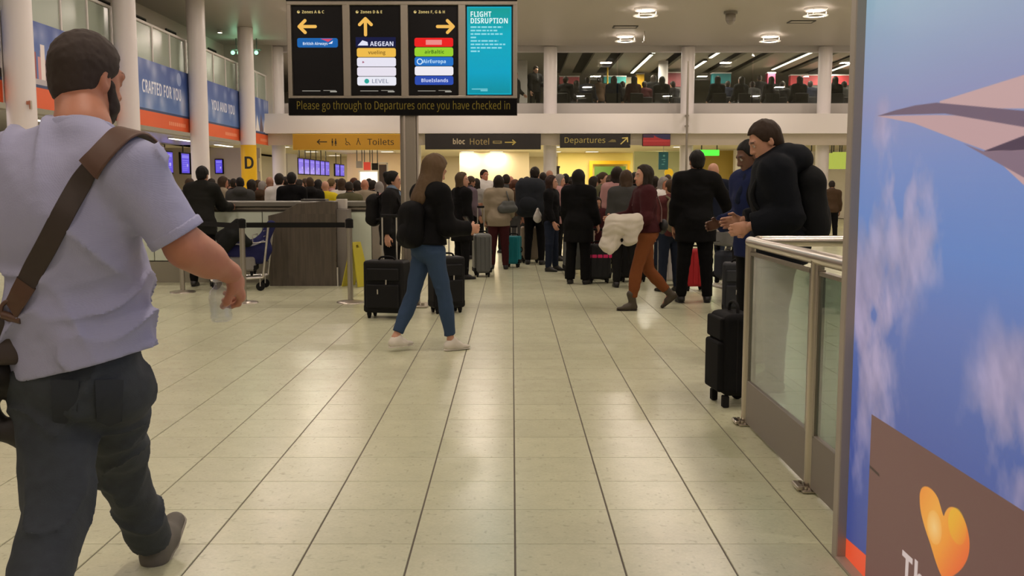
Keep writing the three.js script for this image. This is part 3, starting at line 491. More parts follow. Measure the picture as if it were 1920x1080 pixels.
// ---------------------------------------------------------------- counter, kiosk, posts
{
  const c = thing('service_counter', 'long counter with pale green panels and grey plinth', 'counter', [-4.0, 0, -14.15]);
  const L = 4.2;                                             // from x = -2.1 left to x = -2.1 - 2L
  const xr = 2.13, xl = -2.7;
  part('body', box(xr - xl - 0.04, 1.08, 0.7, (xr + xl) / 2, 0.55, 0), M.taupe, c);
  part('worktop', box(xr - xl + 0.02, 0.07, 0.86, (xr + xl) / 2, 1.125, 0.02, 0.012), std(rgb(0.17, 0.16, 0.13), 0.35), c);
  part('plinth', box(xr - xl - 0.1, 0.3, 0.05, (xr + xl) / 2, 0.15, 0.37), std(rgb(0.26, 0.24, 0.18), 0.5), c);
  const n = 3, st = (xr - 0.14 - xl) / n;
  for (let i = 0; i < n; i++) part('front_panel', box(st - 0.012, 0.70, 0.03, xl + (i + 0.5) * st, 0.665, 0.375, 0.004), M.paleGlass, c);
  part('end_post', box(0.13, 1.08, 0.74, xr - 0.075, 0.55, 0.02, 0.008), std(rgb(0.24, 0.21, 0.17), 0.4), c);
  part('glass_edge', box(xr - xl - 0.2, 0.03, 0.02, (xr + xl) / 2 - 0.05, 1.06, 0.39), M.frame, c);
  part('small_screen', [box(0.2, 0.13, 0.02, -0.35, 1.25, 0.2), box(0.04, 0.05, 0.04, -0.35, 1.18, 0.2)], M.darkGrey, c);

  const k = thing('kiosk_desk', 'dark brown wooden kiosk desk with a sloping top', 'desk', [-2.84, 0, -13.28]);
  const sh = new THREE.Shape(); [[-0.52, 0], [0.40, 0], [0.40, 1.16], [0.27, 1.17], [-0.12, 1.14], [-0.32, 1.02], [-0.52, 0.97]].forEach(([x, y], i) => (i ? sh.lineTo(x, y) : sh.moveTo(x, y)));
  const wood = (b) => dataTex(256, (u, v) => { const n = b + 0.03 * noise3(u * 40, v * 3, 2) + 0.02 * noise3(u * 110, v * 6, 4); return [n * 1.06, n * 0.95, n * 0.8]; });
  const wm = new THREE.MeshPhysicalMaterial({ map: wood(0.29), roughness: 0.5 });
  part('carcass', new THREE.ExtrudeGeometry(sh, { depth: 0.42, bevelEnabled: true, bevelSize: 0.006, bevelThickness: 0.006, bevelSegments: 1 }).translate(0, 0, -0.42), wm, k);
  part('side_panel', box(0.15, 1.06, 0.36, 0.48, 0.53, -0.24, 0.006), std(rgb(0.19, 0.17, 0.15), 0.5), k);
  part('paper_tray', box(0.14, 0.14, 0.14, 0.45, 1.13, -0.25, 0.01), std(rgb(0.50, 0.47, 0.42), 0.5), k);
  part('edge_trim', box(0.02, 0.26, 0.02, 0.42, 0.13, 0.01), M.alu, k);
  part('inset_screen', box(0.34, 0.03, 0.26, 0.08, 1.185, -0.22, 0.005), M.darkGrey, k);

  function barrierPost(label, x, z, lean) {
    const t = thing('queue_post', label, 'barrier post', [x, 0, z]);
    part('pole', cyl(0.033, 0.033, 0.9, 0, 0.47, 0, 18), std(rgb(0.42, 0.39, 0.34), 0.3, { metalness: 0.9 }), t);
    part('base', lathe([[0.0, 0.03], [0.05, 0.03], [0.16, 0.014], [0.165, 0.001]], 28), M.steel, t);
    part('belt_head', [cyl(0.046, 0.046, 0.10, 0, 0.94, 0, 18), lathe([[0, 1.005], [0.03, 1.0], [0.046, 0.985]], 18), box(0.012, 0.075, 0.1, 0, 0.94, 0)], M.rubber, t);
    return t;
  }
  barrierPost('steel queue post with black head right of the kiosk', -1.93, -11.4);
  barrierPost('steel queue post in front of the luggage trolley', -3.19, -11.35);
  barrierPost('steel queue post left of the luggage trolley', -4.31, -12.49);
  const belt = (name, a, b, label) => { const A = new THREE.Vector3(...a), B = new THREE.Vector3(...b), L = A.distanceTo(B); const m = single(name, box(L, 0.06, 0.004), M.rubber, label, 'belt'); m.position.copy(A.add(B).multiplyScalar(0.5)); m.rotation.y = Math.atan2(-(b[2] - a[2]), b[0] - a[0]); };
  belt('queue_belt', [-3.14, 0.915, -11.352], [-1.98, 0.935, -11.398], 'black belt stretched between two queue posts before the kiosk');
  belt('queue_belt', [-4.26, 0.915, -12.46], [-3.24, 0.915, -11.39], 'black belt stretched past the luggage trolley');

  const y = thing('wet_floor_sign', 'yellow folding floor sign beside the counter end', 'floor sign', [-2.16, 0, -13.25]);
  for (const s of [-1, 1]) {
    const p2 = new THREE.Shape(); p2.moveTo(-0.15, 0); p2.lineTo(0.15, 0); p2.lineTo(0.09, 0.62); p2.lineTo(-0.09, 0.62); p2.closePath();
    const hole = new THREE.Path(); hole.moveTo(-0.03, 0.54); hole.lineTo(0.03, 0.54); hole.lineTo(0.03, 0.58); hole.lineTo(-0.03, 0.58); p2.holes.push(hole);
    const g = new THREE.ExtrudeGeometry(p2, { depth: 0.015, bevelEnabled: false }).translate(0, 0, -0.0075); g.rotateX(-s * 0.2).translate(0, 0.004, s * 0.135); g.rotateY(1.1);
    part('panel', g, std(rgb(0.48, 0.42, 0.03), 0.45), y);
  }
}
// ---------------------------------------------------------------- luggage
function wheel(r, w) { return new THREE.CylinderGeometry(r, r, w, 14).rotateZ(Math.PI / 2); }
function suitcase(o) {
  const { w, h, d, color, label, pos, turn = 0, handle = 0, rough = 0.6, ribs = 0, strap, soft = 0, group, two } = o;
  const t = thing('suitcase', label, 'suitcase', pos, turn, group), m = std(color, rough, { specularIntensity: 0.45 }), y0 = 0.06, dk = M.rubber;
  const shell = part('shell', [box(w, h, d, 0, y0 + h / 2, 0, Math.min(w, d, h) * (soft ? 0.12 : 0.2))], m, t);
  if (ribs) for (let i = 0; i < ribs; i++) part('rib', box(w * 0.05, h * 0.84, d + 0.016, -w * 0.36 + (i * w * 0.72) / (ribs - 1), y0 + h / 2, 0, 0.006), m, shell);
  if (soft) { part('front_pocket', box(w * 0.8, h * 0.46, 0.05, 0, y0 + h * 0.33, d / 2 + 0.012, 0.02), m, t); part('upper_pocket', box(w * 0.8, h * 0.24, 0.035, 0, y0 + h * 0.74, d / 2 + 0.008, 0.015), m, t); part('zip_pull', [box(0.012, 0.05, 0.01, w * 0.1, y0 + h * 0.6, d / 2 + 0.03), box(0.012, 0.05, 0.01, -w * 0.1, y0 + h * 0.42, d / 2 + 0.045)], M.alu, t); }
  else part('zip_seam', [box(w + 0.006, h * 0.9, 0.012, 0, y0 + h / 2, 0, 0.003), box(w * 0.8, h + 0.006, 0.012, 0, y0 + h / 2, 0, 0.003)], dk, t);
  part('corner_guard', [-1, 1].flatMap((s) => [box(0.06, 0.08, d * 0.96, s * (w / 2 - 0.028), y0 + 0.05, 0, 0.02)]), dk, t);
  for (const sx of [-1, 1]) for (const sz of [-1, 1]) { const wl = part('wheel', [wheel(0.03, 0.022).translate(sx * (w / 2 - 0.05), 0.03, sz * (d / 2 - 0.045))], dk, t); part('caster', [box(0.04, 0.05, 0.05, sx * (w / 2 - 0.05), 0.052, sz * (d / 2 - 0.045), 0.01)], dk, wl); }
  part('top_handle', tube([[-0.09, y0 + h - 0.005, 0], [-0.07, y0 + h + 0.025, 0], [0.07, y0 + h + 0.025, 0], [0.09, y0 + h - 0.005, 0]], 0.011, 16, 8), dk, t);
  part('side_handle', tube([[w / 2 - 0.005, y0 + h * 0.42, 0], [w / 2 + 0.02, y0 + h * 0.45, 0], [w / 2 + 0.02, y0 + h * 0.57, 0], [w / 2 - 0.005, y0 + h * 0.6, 0]], 0.01, 14, 8), dk, t);
  if (handle) { part('telescopic_tube', [-1, 1].map((s) => rod([s * w * 0.18, y0 + h - 0.02, -d * 0.36], [s * w * 0.18, y0 + h + handle, -d * 0.36], 0.009, 8)), M.alu, t); part('grip', box(w * 0.42, 0.035, 0.03, 0, y0 + h + handle, -d * 0.36, 0.012), dk, t); }
  if (strap) part('strap', box(w + 0.012, 0.05, d + 0.014, 0, y0 + h * strap[0], 0, 0.012), std(strap[1], 0.6), t, 'bright strap');
  return t;
}
const fl = (px, py, dz = 0) => { const p = onFloor(px, py); return [p.x, 0, p.z - dz]; };
const C = { black: rgb(0.005, 0.005, 0.0055), char: rgb(0.02, 0.021, 0.022), grey: rgb(0.11, 0.115, 0.11), teal: rgb(0.012, 0.19, 0.23), beige: rgb(0.20, 0.165, 0.12), olive: rgb(0.16, 0.17, 0.08), silver: rgb(0.4, 0.4, 0.38), navy: rgb(0.012, 0.016, 0.035), red: rgb(0.35, 0.015, 0.02) };
suitcase({ w: 0.44, h: 0.55, d: 0.27, color: C.black, soft: 1, label: 'black soft suitcase with four wheels beside the board pole', pos: fl(724, 598, 0.12), turn: -0.2, handle: 0.46 });
suitcase({ w: 0.36, h: 0.56, d: 0.24, color: C.black, soft: 1, label: 'black case half hidden behind the woman in jeans', pos: fl(836, 588, 0.1), turn: 0.4, handle: 0.2 });
suitcase({ w: 0.27, h: 0.6, d: 0.38, color: C.grey, ribs: 4, rough: 0.35, label: 'grey ribbed hard suitcase beside the woman in a beige coat', pos: fl(903, 520, 0.18), turn: 0.15, handle: 0.4 });
suitcase({ w: 0.27, h: 0.48, d: 0.2, color: C.teal, ribs: 4, rough: 0.4, label: 'teal cabin suitcase on the floor', pos: fl(962, 502, 0.1), turn: -0.25, handle: 0.15 });
suitcase({ w: 0.34, h: 0.6, d: 0.25, color: C.beige, ribs: 4, rough: 0.4, label: 'beige hard suitcase behind the teal cabin suitcase', pos: fl(994, 494, 0.15), turn: 0.1, handle: 0.12 });
suitcase({ w: 0.33, h: 0.5, d: 0.25, color: C.char, ribs: 4, strap: [0.66, rgb(0.75, 0.02, 0.16)], label: 'charcoal suitcase with a bright pink strap', pos: fl(1124, 532, 0.14), turn: 0.05, handle: 0.2 });
suitcase({ w: 0.4, h: 0.7, d: 0.26, color: C.olive, ribs: 4, rough: 0.45, label: 'olive green suitcase behind the pink-strapped one', pos: [1.32, 0, -14.6], turn: -0.1 });
suitcase({ w: 0.3, h: 0.6, d: 0.25, color: C.silver, ribs: 4, rough: 0.35, label: 'pale silver suitcase behind the woman in rust trousers', pos: [2.2, 0, -13.4], turn: 0.1 });
suitcase({ w: 0.4, h: 0.6, d: 0.25, color: C.black, label: 'black suitcase left of the pale silver one', pos: [1.75, 0, -13.9], turn: 0.1 });
suitcase({ w: 0.36, h: 0.55, d: 0.24, color: C.grey, ribs: 4, label: 'grey suitcase by the dark-haired woman in jeans', pos: [1.0, 0, -15.2], turn: 0.2 });
{ // the upright black case by the glass barrier
  const t = thing('travel_case', 'black upright cabin case beside the glass barrier post', 'suitcase', [1.41, 0, -6.06], -Math.PI / 2 + 0.12);
  const m = std(C.black, 0.8, { specularIntensity: 0.3 });
  part('shell', box(0.33, 0.52, 0.22, 0, 0.335, 0, 0.05), m, t);
  part('front_pocket', box(0.27, 0.32, 0.05, 0, 0.26, 0.115, 0.02), m, t); part('upper_pocket', box(0.27, 0.14, 0.04, 0, 0.5, 0.11, 0.015), m, t);
  part('top_handle', tube([[-0.08, 0.59, 0], [-0.07, 0.635, 0], [-0.03, 0.655, 0], [0.03, 0.655, 0], [0.07, 0.635, 0], [0.08, 0.59, 0]], 0.011, 24, 8), M.rubber, t);
  part('side_buckle', [box(0.02, 0.03, 0.05, -0.172, 0.45, 0.03, 0.006), box(0.02, 0.03, 0.05, -0.172, 0.27, 0.03, 0.006)], M.rubber, t);
  for (const s of [-1, 1]) part('wheel', wheel(0.035, 0.03).translate(s * 0.12, 0.035, -0.08), M.rubber, t);
  for (const s of [-1, 1]) part('foot', box(0.05, 0.075, 0.04, s * 0.11, 0.04, 0.08, 0.008), M.rubber, t);
  part('zip', [box(0.336, 0.46, 0.008, 0, 0.335, 0.03, 0.003)], M.rubber, t);
}
function trolley(label, pos, turn) {                         // airport luggage trolley, pushed from its +x end
  const t = thing('luggage_trolley', label, 'luggage trolley', pos, turn);
  const st = M.alu;
  part('side_frame', [-1, 1].flatMap((s) => [rod([-0.42, 0.16, s * 0.25], [0.34, 0.2, s * 0.25], 0.018), rod([0.34, 0.2, s * 0.25], [0.44, 0.98, s * 0.25], 0.018)]), st, t);
  part('handle', [rod([0.44, 0.98, -0.3], [0.44, 0.98, 0.3], 0.022, 12)], M.rubber, t);
  part('platform', [-0.2, -0.1, 0, 0.1, 0.2].map((z) => rod([-0.42, 0.17, z], [0.34, 0.2, z], 0.009, 8)).concat([rod([-0.42, 0.17, -0.25], [-0.42, 0.17, 0.25], 0.016), rod([0.0, 0.185, -0.25], [0.0, 0.185, 0.25], 0.014)]), st, t);
  part('basket', [0.74, 0.82, 0.9].map((y) => rod([0.37, y, -0.25], [0.37, y, 0.25], 0.007, 6)).concat([rod([0.2, 0.72, -0.22], [0.2, 0.72, 0.22], 0.007, 6), rod([0.2, 0.72, -0.22], [0.4, 0.74, -0.25], 0.007, 6), rod([0.2, 0.72, 0.22], [0.4, 0.74, 0.25], 0.007, 6), rod([0.2, 0.72, 0.22], [0.2, 0.84, 0.22], 0.007, 6), rod([0.2, 0.72, -0.22], [0.2, 0.84, -0.22], 0.007, 6), rod([0.2, 0.84, -0.22], [0.2, 0.84, 0.22], 0.007, 6)]), st, t);
  for (const [x, z] of [[0.3, 0.24], [0.3, -0.24], [-0.4, 0]]) { const w = part('wheel', new THREE.CylinderGeometry(0.065, 0.065, 0.03, 18).rotateX(Math.PI / 2).translate(x, 0.065, z), M.rubber, t); part('fork', rod([x, 0.07, z + 0.022], [x, 0.19, z + 0.022], 0.009, 8), st, w); }
  return t;
}
trolley('luggage trolley loaded with a navy bag before the counter', [-3.62, 0, -12.85], 0.1).scale.setScalar(0.88);
trolley('luggage trolley gripped by the man in the long black coat', [2.72, 0, -11.5], 2.0);
// ---------------------------------------------------------------- gallery glazing and what stands behind it
{
  const gl = new THREE.MeshPhysicalMaterial({ transmission: 1, thickness: 0, roughness: 0.0, ior: 1.5 }); gl.color = rgb(0.86, 0.9, 0.86);
  const w = new THREE.Group(); w.name = 'window_1'; w.userData.kind = 'structure'; scene.add(w);
  const xs = [-6.6, -2.95, 1.15, 5.27, 9.38, 13.4];
  for (let i = 0; i + 1 < xs.length; i++) for (let k = 0; k < 2; k++) { const a = xs[i] + (k * (xs[i + 1] - xs[i])) / 2 + 0.02, b = xs[i] + ((k + 1) * (xs[i + 1] - xs[i])) / 2 - 0.02; part('glass_pane', box(b - a, 1.54, 0.02, (a + b) / 2, 4.625, -29.75), gl, w); }
  part('lower_rail', box(20.2, 0.05, 0.06, 3.4, 3.86, -29.75), M.darkGrey, w);
  const shop = (label, cat, x, y, D, W, H, col, glow, name = 'shop_display', dd = 0.3) => {
    const t = thing(name, label, cat, [x, 3.5, -D]);
    part('stand', box(W * 0.96, y - H / 2 - 3.5, dd * 0.9, 0, (y - H / 2 - 3.5) / 2, 0, 0.02), M.darkGrey, t);
    part('panel', box(W, H, dd, 0, y - 3.5, 0, 0.02), std(col, 0.5), t); part('shelf_edge', [box(W + 0.02, 0.04, dd + 0.03, 0, y - 3.5 + H / 2 - 0.02, 0)], M.white, t);
    return t;
  };
  const gx = (px, D) => at(px, 347, D).x;
  shop('teal kiosk inside the gallery', 'kiosk', gx(1150, 37), 5.36, 37, 0.85, 0.28, rgb(0.03, 0.32, 0.30));
  shop('yellow upright display inside the gallery', 'display', gx(1197, 38), 5.40, 38, 0.32, 0.6, rgb(0.8, 0.45, 0.01));
  shop('cream shelf of bright packets inside the gallery', 'display', gx(1180, 38.4), 5.42, 38.4, 0.5, 0.36, rgb(0.8, 0.7, 0.42));
  shop('pink display inside the gallery', 'display', gx(1066, 37), 5.34, 37, 0.75, 0.3, rgb(0.55, 0.12, 0.14));
  shop('dark red display beside a gallery column', 'display', gx(1258, 37), 5.36, 37, 0.75, 0.55, rgb(0.22, 0.03, 0.04));
  shop('teal fabric stand inside the gallery', 'display', gx(1347, 36.5), 5.36, 36.5, 0.7, 0.4, rgb(0.02, 0.20, 0.22));
  shop('magenta upright stand inside the gallery', 'display', gx(1439, 36.5), 5.34, 36.5, 0.3, 0.46, rgb(0.4, 0.04, 0.10));
  shop('long red counter front inside the gallery', 'display', gx(1538, 37), 5.34, 37, 2.6, 0.4, rgb(0.5, 0.05, 0.06));
  const pp = thing('yellow_pole', 'slim yellow pole standing inside the gallery', 'pole', [gx(1137, 36), 3.5, -36]); part('pole', rod([0, 0, 0], [0, 2.2, 0], 0.03), M.yellow, pp); part('foot', cyl(0.12, 0.12, 0.03, 0, 0.015, 0, 16), M.yellow, pp);
  struct('gallery_back_wall', box(26, 2.4, 0.2, 0.9, 4.7, -46), std(rgb(0.5, 0.47, 0.34), 0.6));
  for (const px of [1240, 975]) { const x = gx(px, 34.6); const c = thing('gallery_column', px > 1000 ? 'pale round column inside the gallery' : 'pale square column at the gallery corner', 'column', [x, 3.5, -34.6]); part('shaft', px > 1000 ? cyl(0.17, 0.17, 2.25, 0, 1.125, 0, 24) : box(0.5, 2.25, 0.5, 0, 1.125, 0, 0.02), M.white, c); part('foot_ring', px > 1000 ? cyl(0.18, 0.18, 0.08, 0, 0.04, 0, 24) : box(0.52, 0.08, 0.52, 0, 0.04, 0), M.steel, c); }
}
// ---------------------------------------------------------------- shops and signs beyond, under the gallery
{
  const glow = (c, k) => { const m = new THREE.MeshStandardMaterial({ color: 0x000000 }); m.emissive = c; m.emissiveIntensity = k; return m; };
  const px2 = (x0, x1, y0, y1, D) => { const a = at(x0, y0, D), b = at(x1, y1, D); return [(a.x + b.x) / 2, (a.y + b.y) / 2, b.x - a.x, a.y - b.y]; };
  const panel = (name, label, cat, x0, x1, y0, y1, D, mat, extra) => {
    const [x, y, w, h] = px2(x0, x1, y0, y1, D), t = thing(name, label, cat, [x, 0, -D]);
    part('panel', box(w, h, 0.12, 0, y, 0, 0.01), mat, t);
    part('support', [rod([-w * 0.4, y + h / 2 - 0.01, -0.02], [-w * 0.4, 2.91, -0.02], 0.02, 6), rod([w * 0.4, y + h / 2 - 0.01, -0.02], [w * 0.4, 2.91, -0.02], 0.02, 6)], M.darkGrey, t);
    if (extra) extra(t, x, y, w, h);
    return t;
  };
  const wallPanel = (name, label, x0, x1, D, mat) => { const a = at(x0, 340, D), b = at(x1, 340, D), t = thing(name, label, 'partition', [(a.x + b.x) / 2, 0, -D]); part('board', box(b.x - a.x, 2.88, 0.15, 0, 1.44, 0), mat, t); part('skirting', box(b.x - a.x, 0.1, 0.17, 0, 0.05, 0), M.darkGrey, t); return t; };
  wallPanel('cream_partition', 'cream partition behind the hotel sign', 862, 992, 44, std(rgb(0.78, 0.67, 0.48), 0.6));
  wallPanel('yellow_shop_wall', 'pale yellow shop wall behind the Departures sign', 1046, 1186, 45, std(rgb(0.85, 0.72, 0.26), 0.6));
  wallPanel('green_tinted_partition', 'pale green partition left of the teal sign', 1188, 1290, 43, std(rgb(0.58, 0.62, 0.42), 0.5));
  wallPanel('ochre_shop_wall', 'ochre shop wall under the green lit sign', 1300, 1378, 42, std(rgb(0.42, 0.30, 0.06), 0.6));
  wallPanel('pale_shop_wall', 'pale shop wall right of the ochre wall', 1394, 1640, 46, std(rgb(0.75, 0.70, 0.60), 0.6));
  wallPanel('warm_partition', 'warm cream partition beyond the Toilets sign', 652, 770, 46, std(rgb(0.80, 0.62, 0.42), 0.6));
  {
    const [x, y, w, h] = px2(1108, 1178, 301, 352, 44.6), t = thing('kiosk_shop', 'shop front with a bright yellow frame and green picture', 'shop', [x, 0, -44.6]);
    part('frame', [box(0.16, 2.35, 0.1, -w / 2, 1.175, 0), box(0.10, 2.35, 0.1, w / 2, 1.175, 0), box(w + 0.16, 0.16, 0.1, 0, 2.43, 0)], std(rgb(0.85, 0.50, 0.01), 0.5), t);
    part('picture', box(w - 0.3, 0.5, 0.05, 0.02, 2.0, -0.02), std(rgb(0.12, 0.24, 0.05), 0.5), t); part('shop_window', box(w - 0.2, 1.7, 0.04, 0, 0.86, -0.03), std(rgb(0.75, 0.62, 0.35), 0.4), t);
  }
  const gs = panel('green_exit_sign', 'bright green lit sign above the ochre wall', 'sign', 1312, 1348, 281, 292, 30.5, glow(rgb(0.10, 0.9, 0.06), 1.3));
  { const p = at(1330, 287, 30.5); areaLight(p.x, p.y, p.z + 0.1, 0.6, 0.18, 2.0, rgb(0.1, 0.9, 0.06), [p.x, p.y, p.z + 3]); }
  for (const [a, b, y0, y1, n] of [[1546, 1560, 287, 317, 'left'], [1562, 1575, 285, 317, 'right'], [1577, 1592, 285, 317, 'far']]) { panel('lime_screen', 'lime green lit screen beside the advert edge', 'screen', a, b, y0, y1, 31.5, glow(rgb(0.55, 0.62, 0.10), 0.75)).userData.group = 'lime lit screens'; }
  panel('white_hanging_unit', 'white hanging unit above the hooded man', 'unit', 1520, 1536, 284, 300, 31.2, M.white);
  panel('red_round_sign', 'small red sign under the low ceiling', 'sign', 682, 695, 304, 319, 40, std(rgb(0.75, 0.06, 0.04), 0.5));
  panel('black_pictogram_sign', 'small black sign beside the small red sign', 'sign', 697, 709, 306, 319, 40, M.dark);
  panel('grey_small_sign', 'small grey sign left of the small red sign', 'sign', 668, 680, 302, 315, 40.2, std(rgb(0.3, 0.27, 0.25), 0.5));
  { const [x, y, w, h] = px2(674, 710, 321, 345, 45), t = thing('lit_shop_window', 'glowing white shop window beyond the queue', 'window', [x, 0, -45]); part('light_panel', box(w, h, 0.05, 0, y, 0), glow(rgb(1, 0.85, 0.66), 1.5), t); part('frame', [box(w + 0.1, 0.06, 0.08, 0, y + h / 2, 0), box(0.06, y + h / 2, 0.08, -w / 2, (y + h / 2) / 2, 0), box(0.06, y + h / 2, 0.08, w / 2, (y + h / 2) / 2, 0)], M.white, t); areaLight(x, y, -44.94, w, h, 3, rgb(1, 0.85, 0.66), [x, y, -40]); }
  { const t = thing('dark_door', 'tall dark brown door beyond the Toilets sign', 'door', [at(718, 330, 43).x, 0, -43]); part('leaf', box(0.36, 2.3, 0.06, 0, 1.15, 0), std(rgb(0.08, 0.05, 0.05), 0.5), t); part('frame', [box(0.06, 2.36, 0.1, -0.2, 1.18, 0), box(0.06, 2.36, 0.1, 0.2, 1.18, 0), box(0.46, 0.06, 0.1, 0, 2.36, 0)], M.white, t); }
  { const t = thing('dark_display_case', 'dark display case against the white column', 'display case', [at(1036, 330, 31).x, 0, -31]); part('cabinet', box(0.42, 1.95, 0.3, 0, 0.975, 0, 0.01), std(rgb(0.05, 0.035, 0.03), 0.4), t); part('top_trim', box(0.46, 0.06, 0.34, 0, 1.97, 0), M.darkGrey, t); }
  { const p = at(1254, 324, 33), t = thing('yellow_disc_sign', 'round yellow sign below the teal sign', 'sign', [p.x, 0, -33]); part('disc', new THREE.CylinderGeometry(0.15, 0.15, 0.04, 24).rotateX(Math.PI / 2).translate(0, p.y, 0), M.yellow, t); part('pole', rod([0, 0, -0.03], [0, p.y, -0.03], 0.02), M.steel, t); part('foot', cyl(0.18, 0.18, 0.03, 0, 0.015, -0.03, 18), M.steel, t); }
  const wc = thing('pale_square_column', 'pale square pillar right of the ochre wall', 'column', [at(1386, 330, 41).x, 0, -41]); part('shaft', box(0.45, 2.9, 0.45, 0, 1.45, 0, 0.02), M.white, wc); part('skirting', box(0.47, 0.1, 0.47, 0, 0.05, 0), M.darkGrey, wc);
}
// ---------------------------------------------------------------- people: distance fields meshed with surface nets
const V = (x, y, z) => new THREE.Vector3(x, y, z);
const D2R = Math.PI / 180;
// a tapered capsule from a to b; flat = [axis, factor] thins it, cut = [[normal, offset]...] keeps n.p <= c
function cone(a, b, ra, rb = ra, o = {}) { return { a, b, ra, rb, ...o }; }
function ell(c, r, q, o = {}) { return { c, r, q: q ? q.clone().invert() : null, ...o }; }
function primBox(p, pad) {
  if (p.c) { const m = Math.max(...p.r) + pad; return [p.c.x - m, p.c.y - m, p.c.z - m, p.c.x + m, p.c.y + m, p.c.z + m]; }
  const m = Math.max(p.ra, p.rb) + pad;
  return [Math.min(p.a.x, p.b.x) - m, Math.min(p.a.y, p.b.y) - m, Math.min(p.a.z, p.b.z) - m, Math.max(p.a.x, p.b.x) + m, Math.max(p.a.y, p.b.y) + m, Math.max(p.a.z, p.b.z) + m];
}
const tq = V(0, 0, 0);
function primDist(p, x, y, z) {
  let d;
  if (p.c) {
    let X = x - p.c.x, Y = y - p.c.y, Z = z - p.c.z;
    if (p.q) { tq.set(X, Y, Z).applyQuaternion(p.q); X = tq.x; Y = tq.y; Z = tq.z; }
    if (p.keep) { const kk = p.keep(X, Y, Z); if (kk !== undefined) { const [rx0, ry0, rz0] = p.r; const k00 = Math.hypot(X / rx0, Y / ry0, Z / rz0), k10 = Math.hypot(X / (rx0 * rx0), Y / (ry0 * ry0), Z / (rz0 * rz0)); d = k10 > 1e-9 ? (k00 * (k00 - 1)) / k10 : -Math.min(rx0, ry0, rz0); return Math.max(d, kk); } }
    const [rx, ry, rz] = p.r, k0 = Math.hypot(X / rx, Y / ry, Z / rz), k1 = Math.hypot(X / (rx * rx), Y / (ry * ry), Z / (rz * rz));
    d = k1 > 1e-9 ? (k0 * (k0 - 1)) / k1 : -Math.min(rx, ry, rz);
  } else {
    const A = p.a, B = p.b; let X = x - A.x, Y = y - A.y, Z = z - A.z, bx = B.x - A.x, by = B.y - A.y, bz = B.z - A.z;
    if (p.flat) for (const [n, s] of p.flat) { const k = 1 / s - 1, e = (X * n.x + Y * n.y + Z * n.z) * k; X += n.x * e; Y += n.y * e; Z += n.z * e; const eb = (bx * n.x + by * n.y + bz * n.z) * k; bx += n.x * eb; by += n.y * eb; bz += n.z * eb; }
    const l2 = bx * bx + by * by + bz * bz; let t = l2 > 1e-12 ? (X * bx + Y * by + Z * bz) / l2 : 0; t = t < 0 ? 0 : t > 1 ? 1 : t;
    X -= bx * t; Y -= by * t; Z -= bz * t;
    let R = p.ra + (p.rb - p.ra) * t; if (p.bulge) R += p.bulge * Math.sin(Math.PI * Math.min(1, t * 1.7)) ;
    d = Math.sqrt(X * X + Y * Y + Z * Z) - R;
    if (p.flat) for (const f of p.flat) if (f[1] < 1) d *= 0.5 + 0.5 * f[1];
  }
  if (p.cut) for (const [n, c] of p.cut) { const e = x * n.x + y * n.y + z * n.z - c; if (e > d) d = e; }
  return d;
}
function sdf(prims, x, y, z, k) {
  let v = 10;
  for (const p of prims) { const d = primDist(p, x, y, z), kk = p.k ?? k; if (p.sub) { const h = Math.max(kk - Math.abs(v + d), 0) / kk; v = Math.max(v, -d) + h * h * kk * 0.25; } else { const h = Math.max(kk - Math.abs(v - d), 0) / kk; v = Math.min(v, d) - h * h * kk * 0.25; } }
  return v;
}
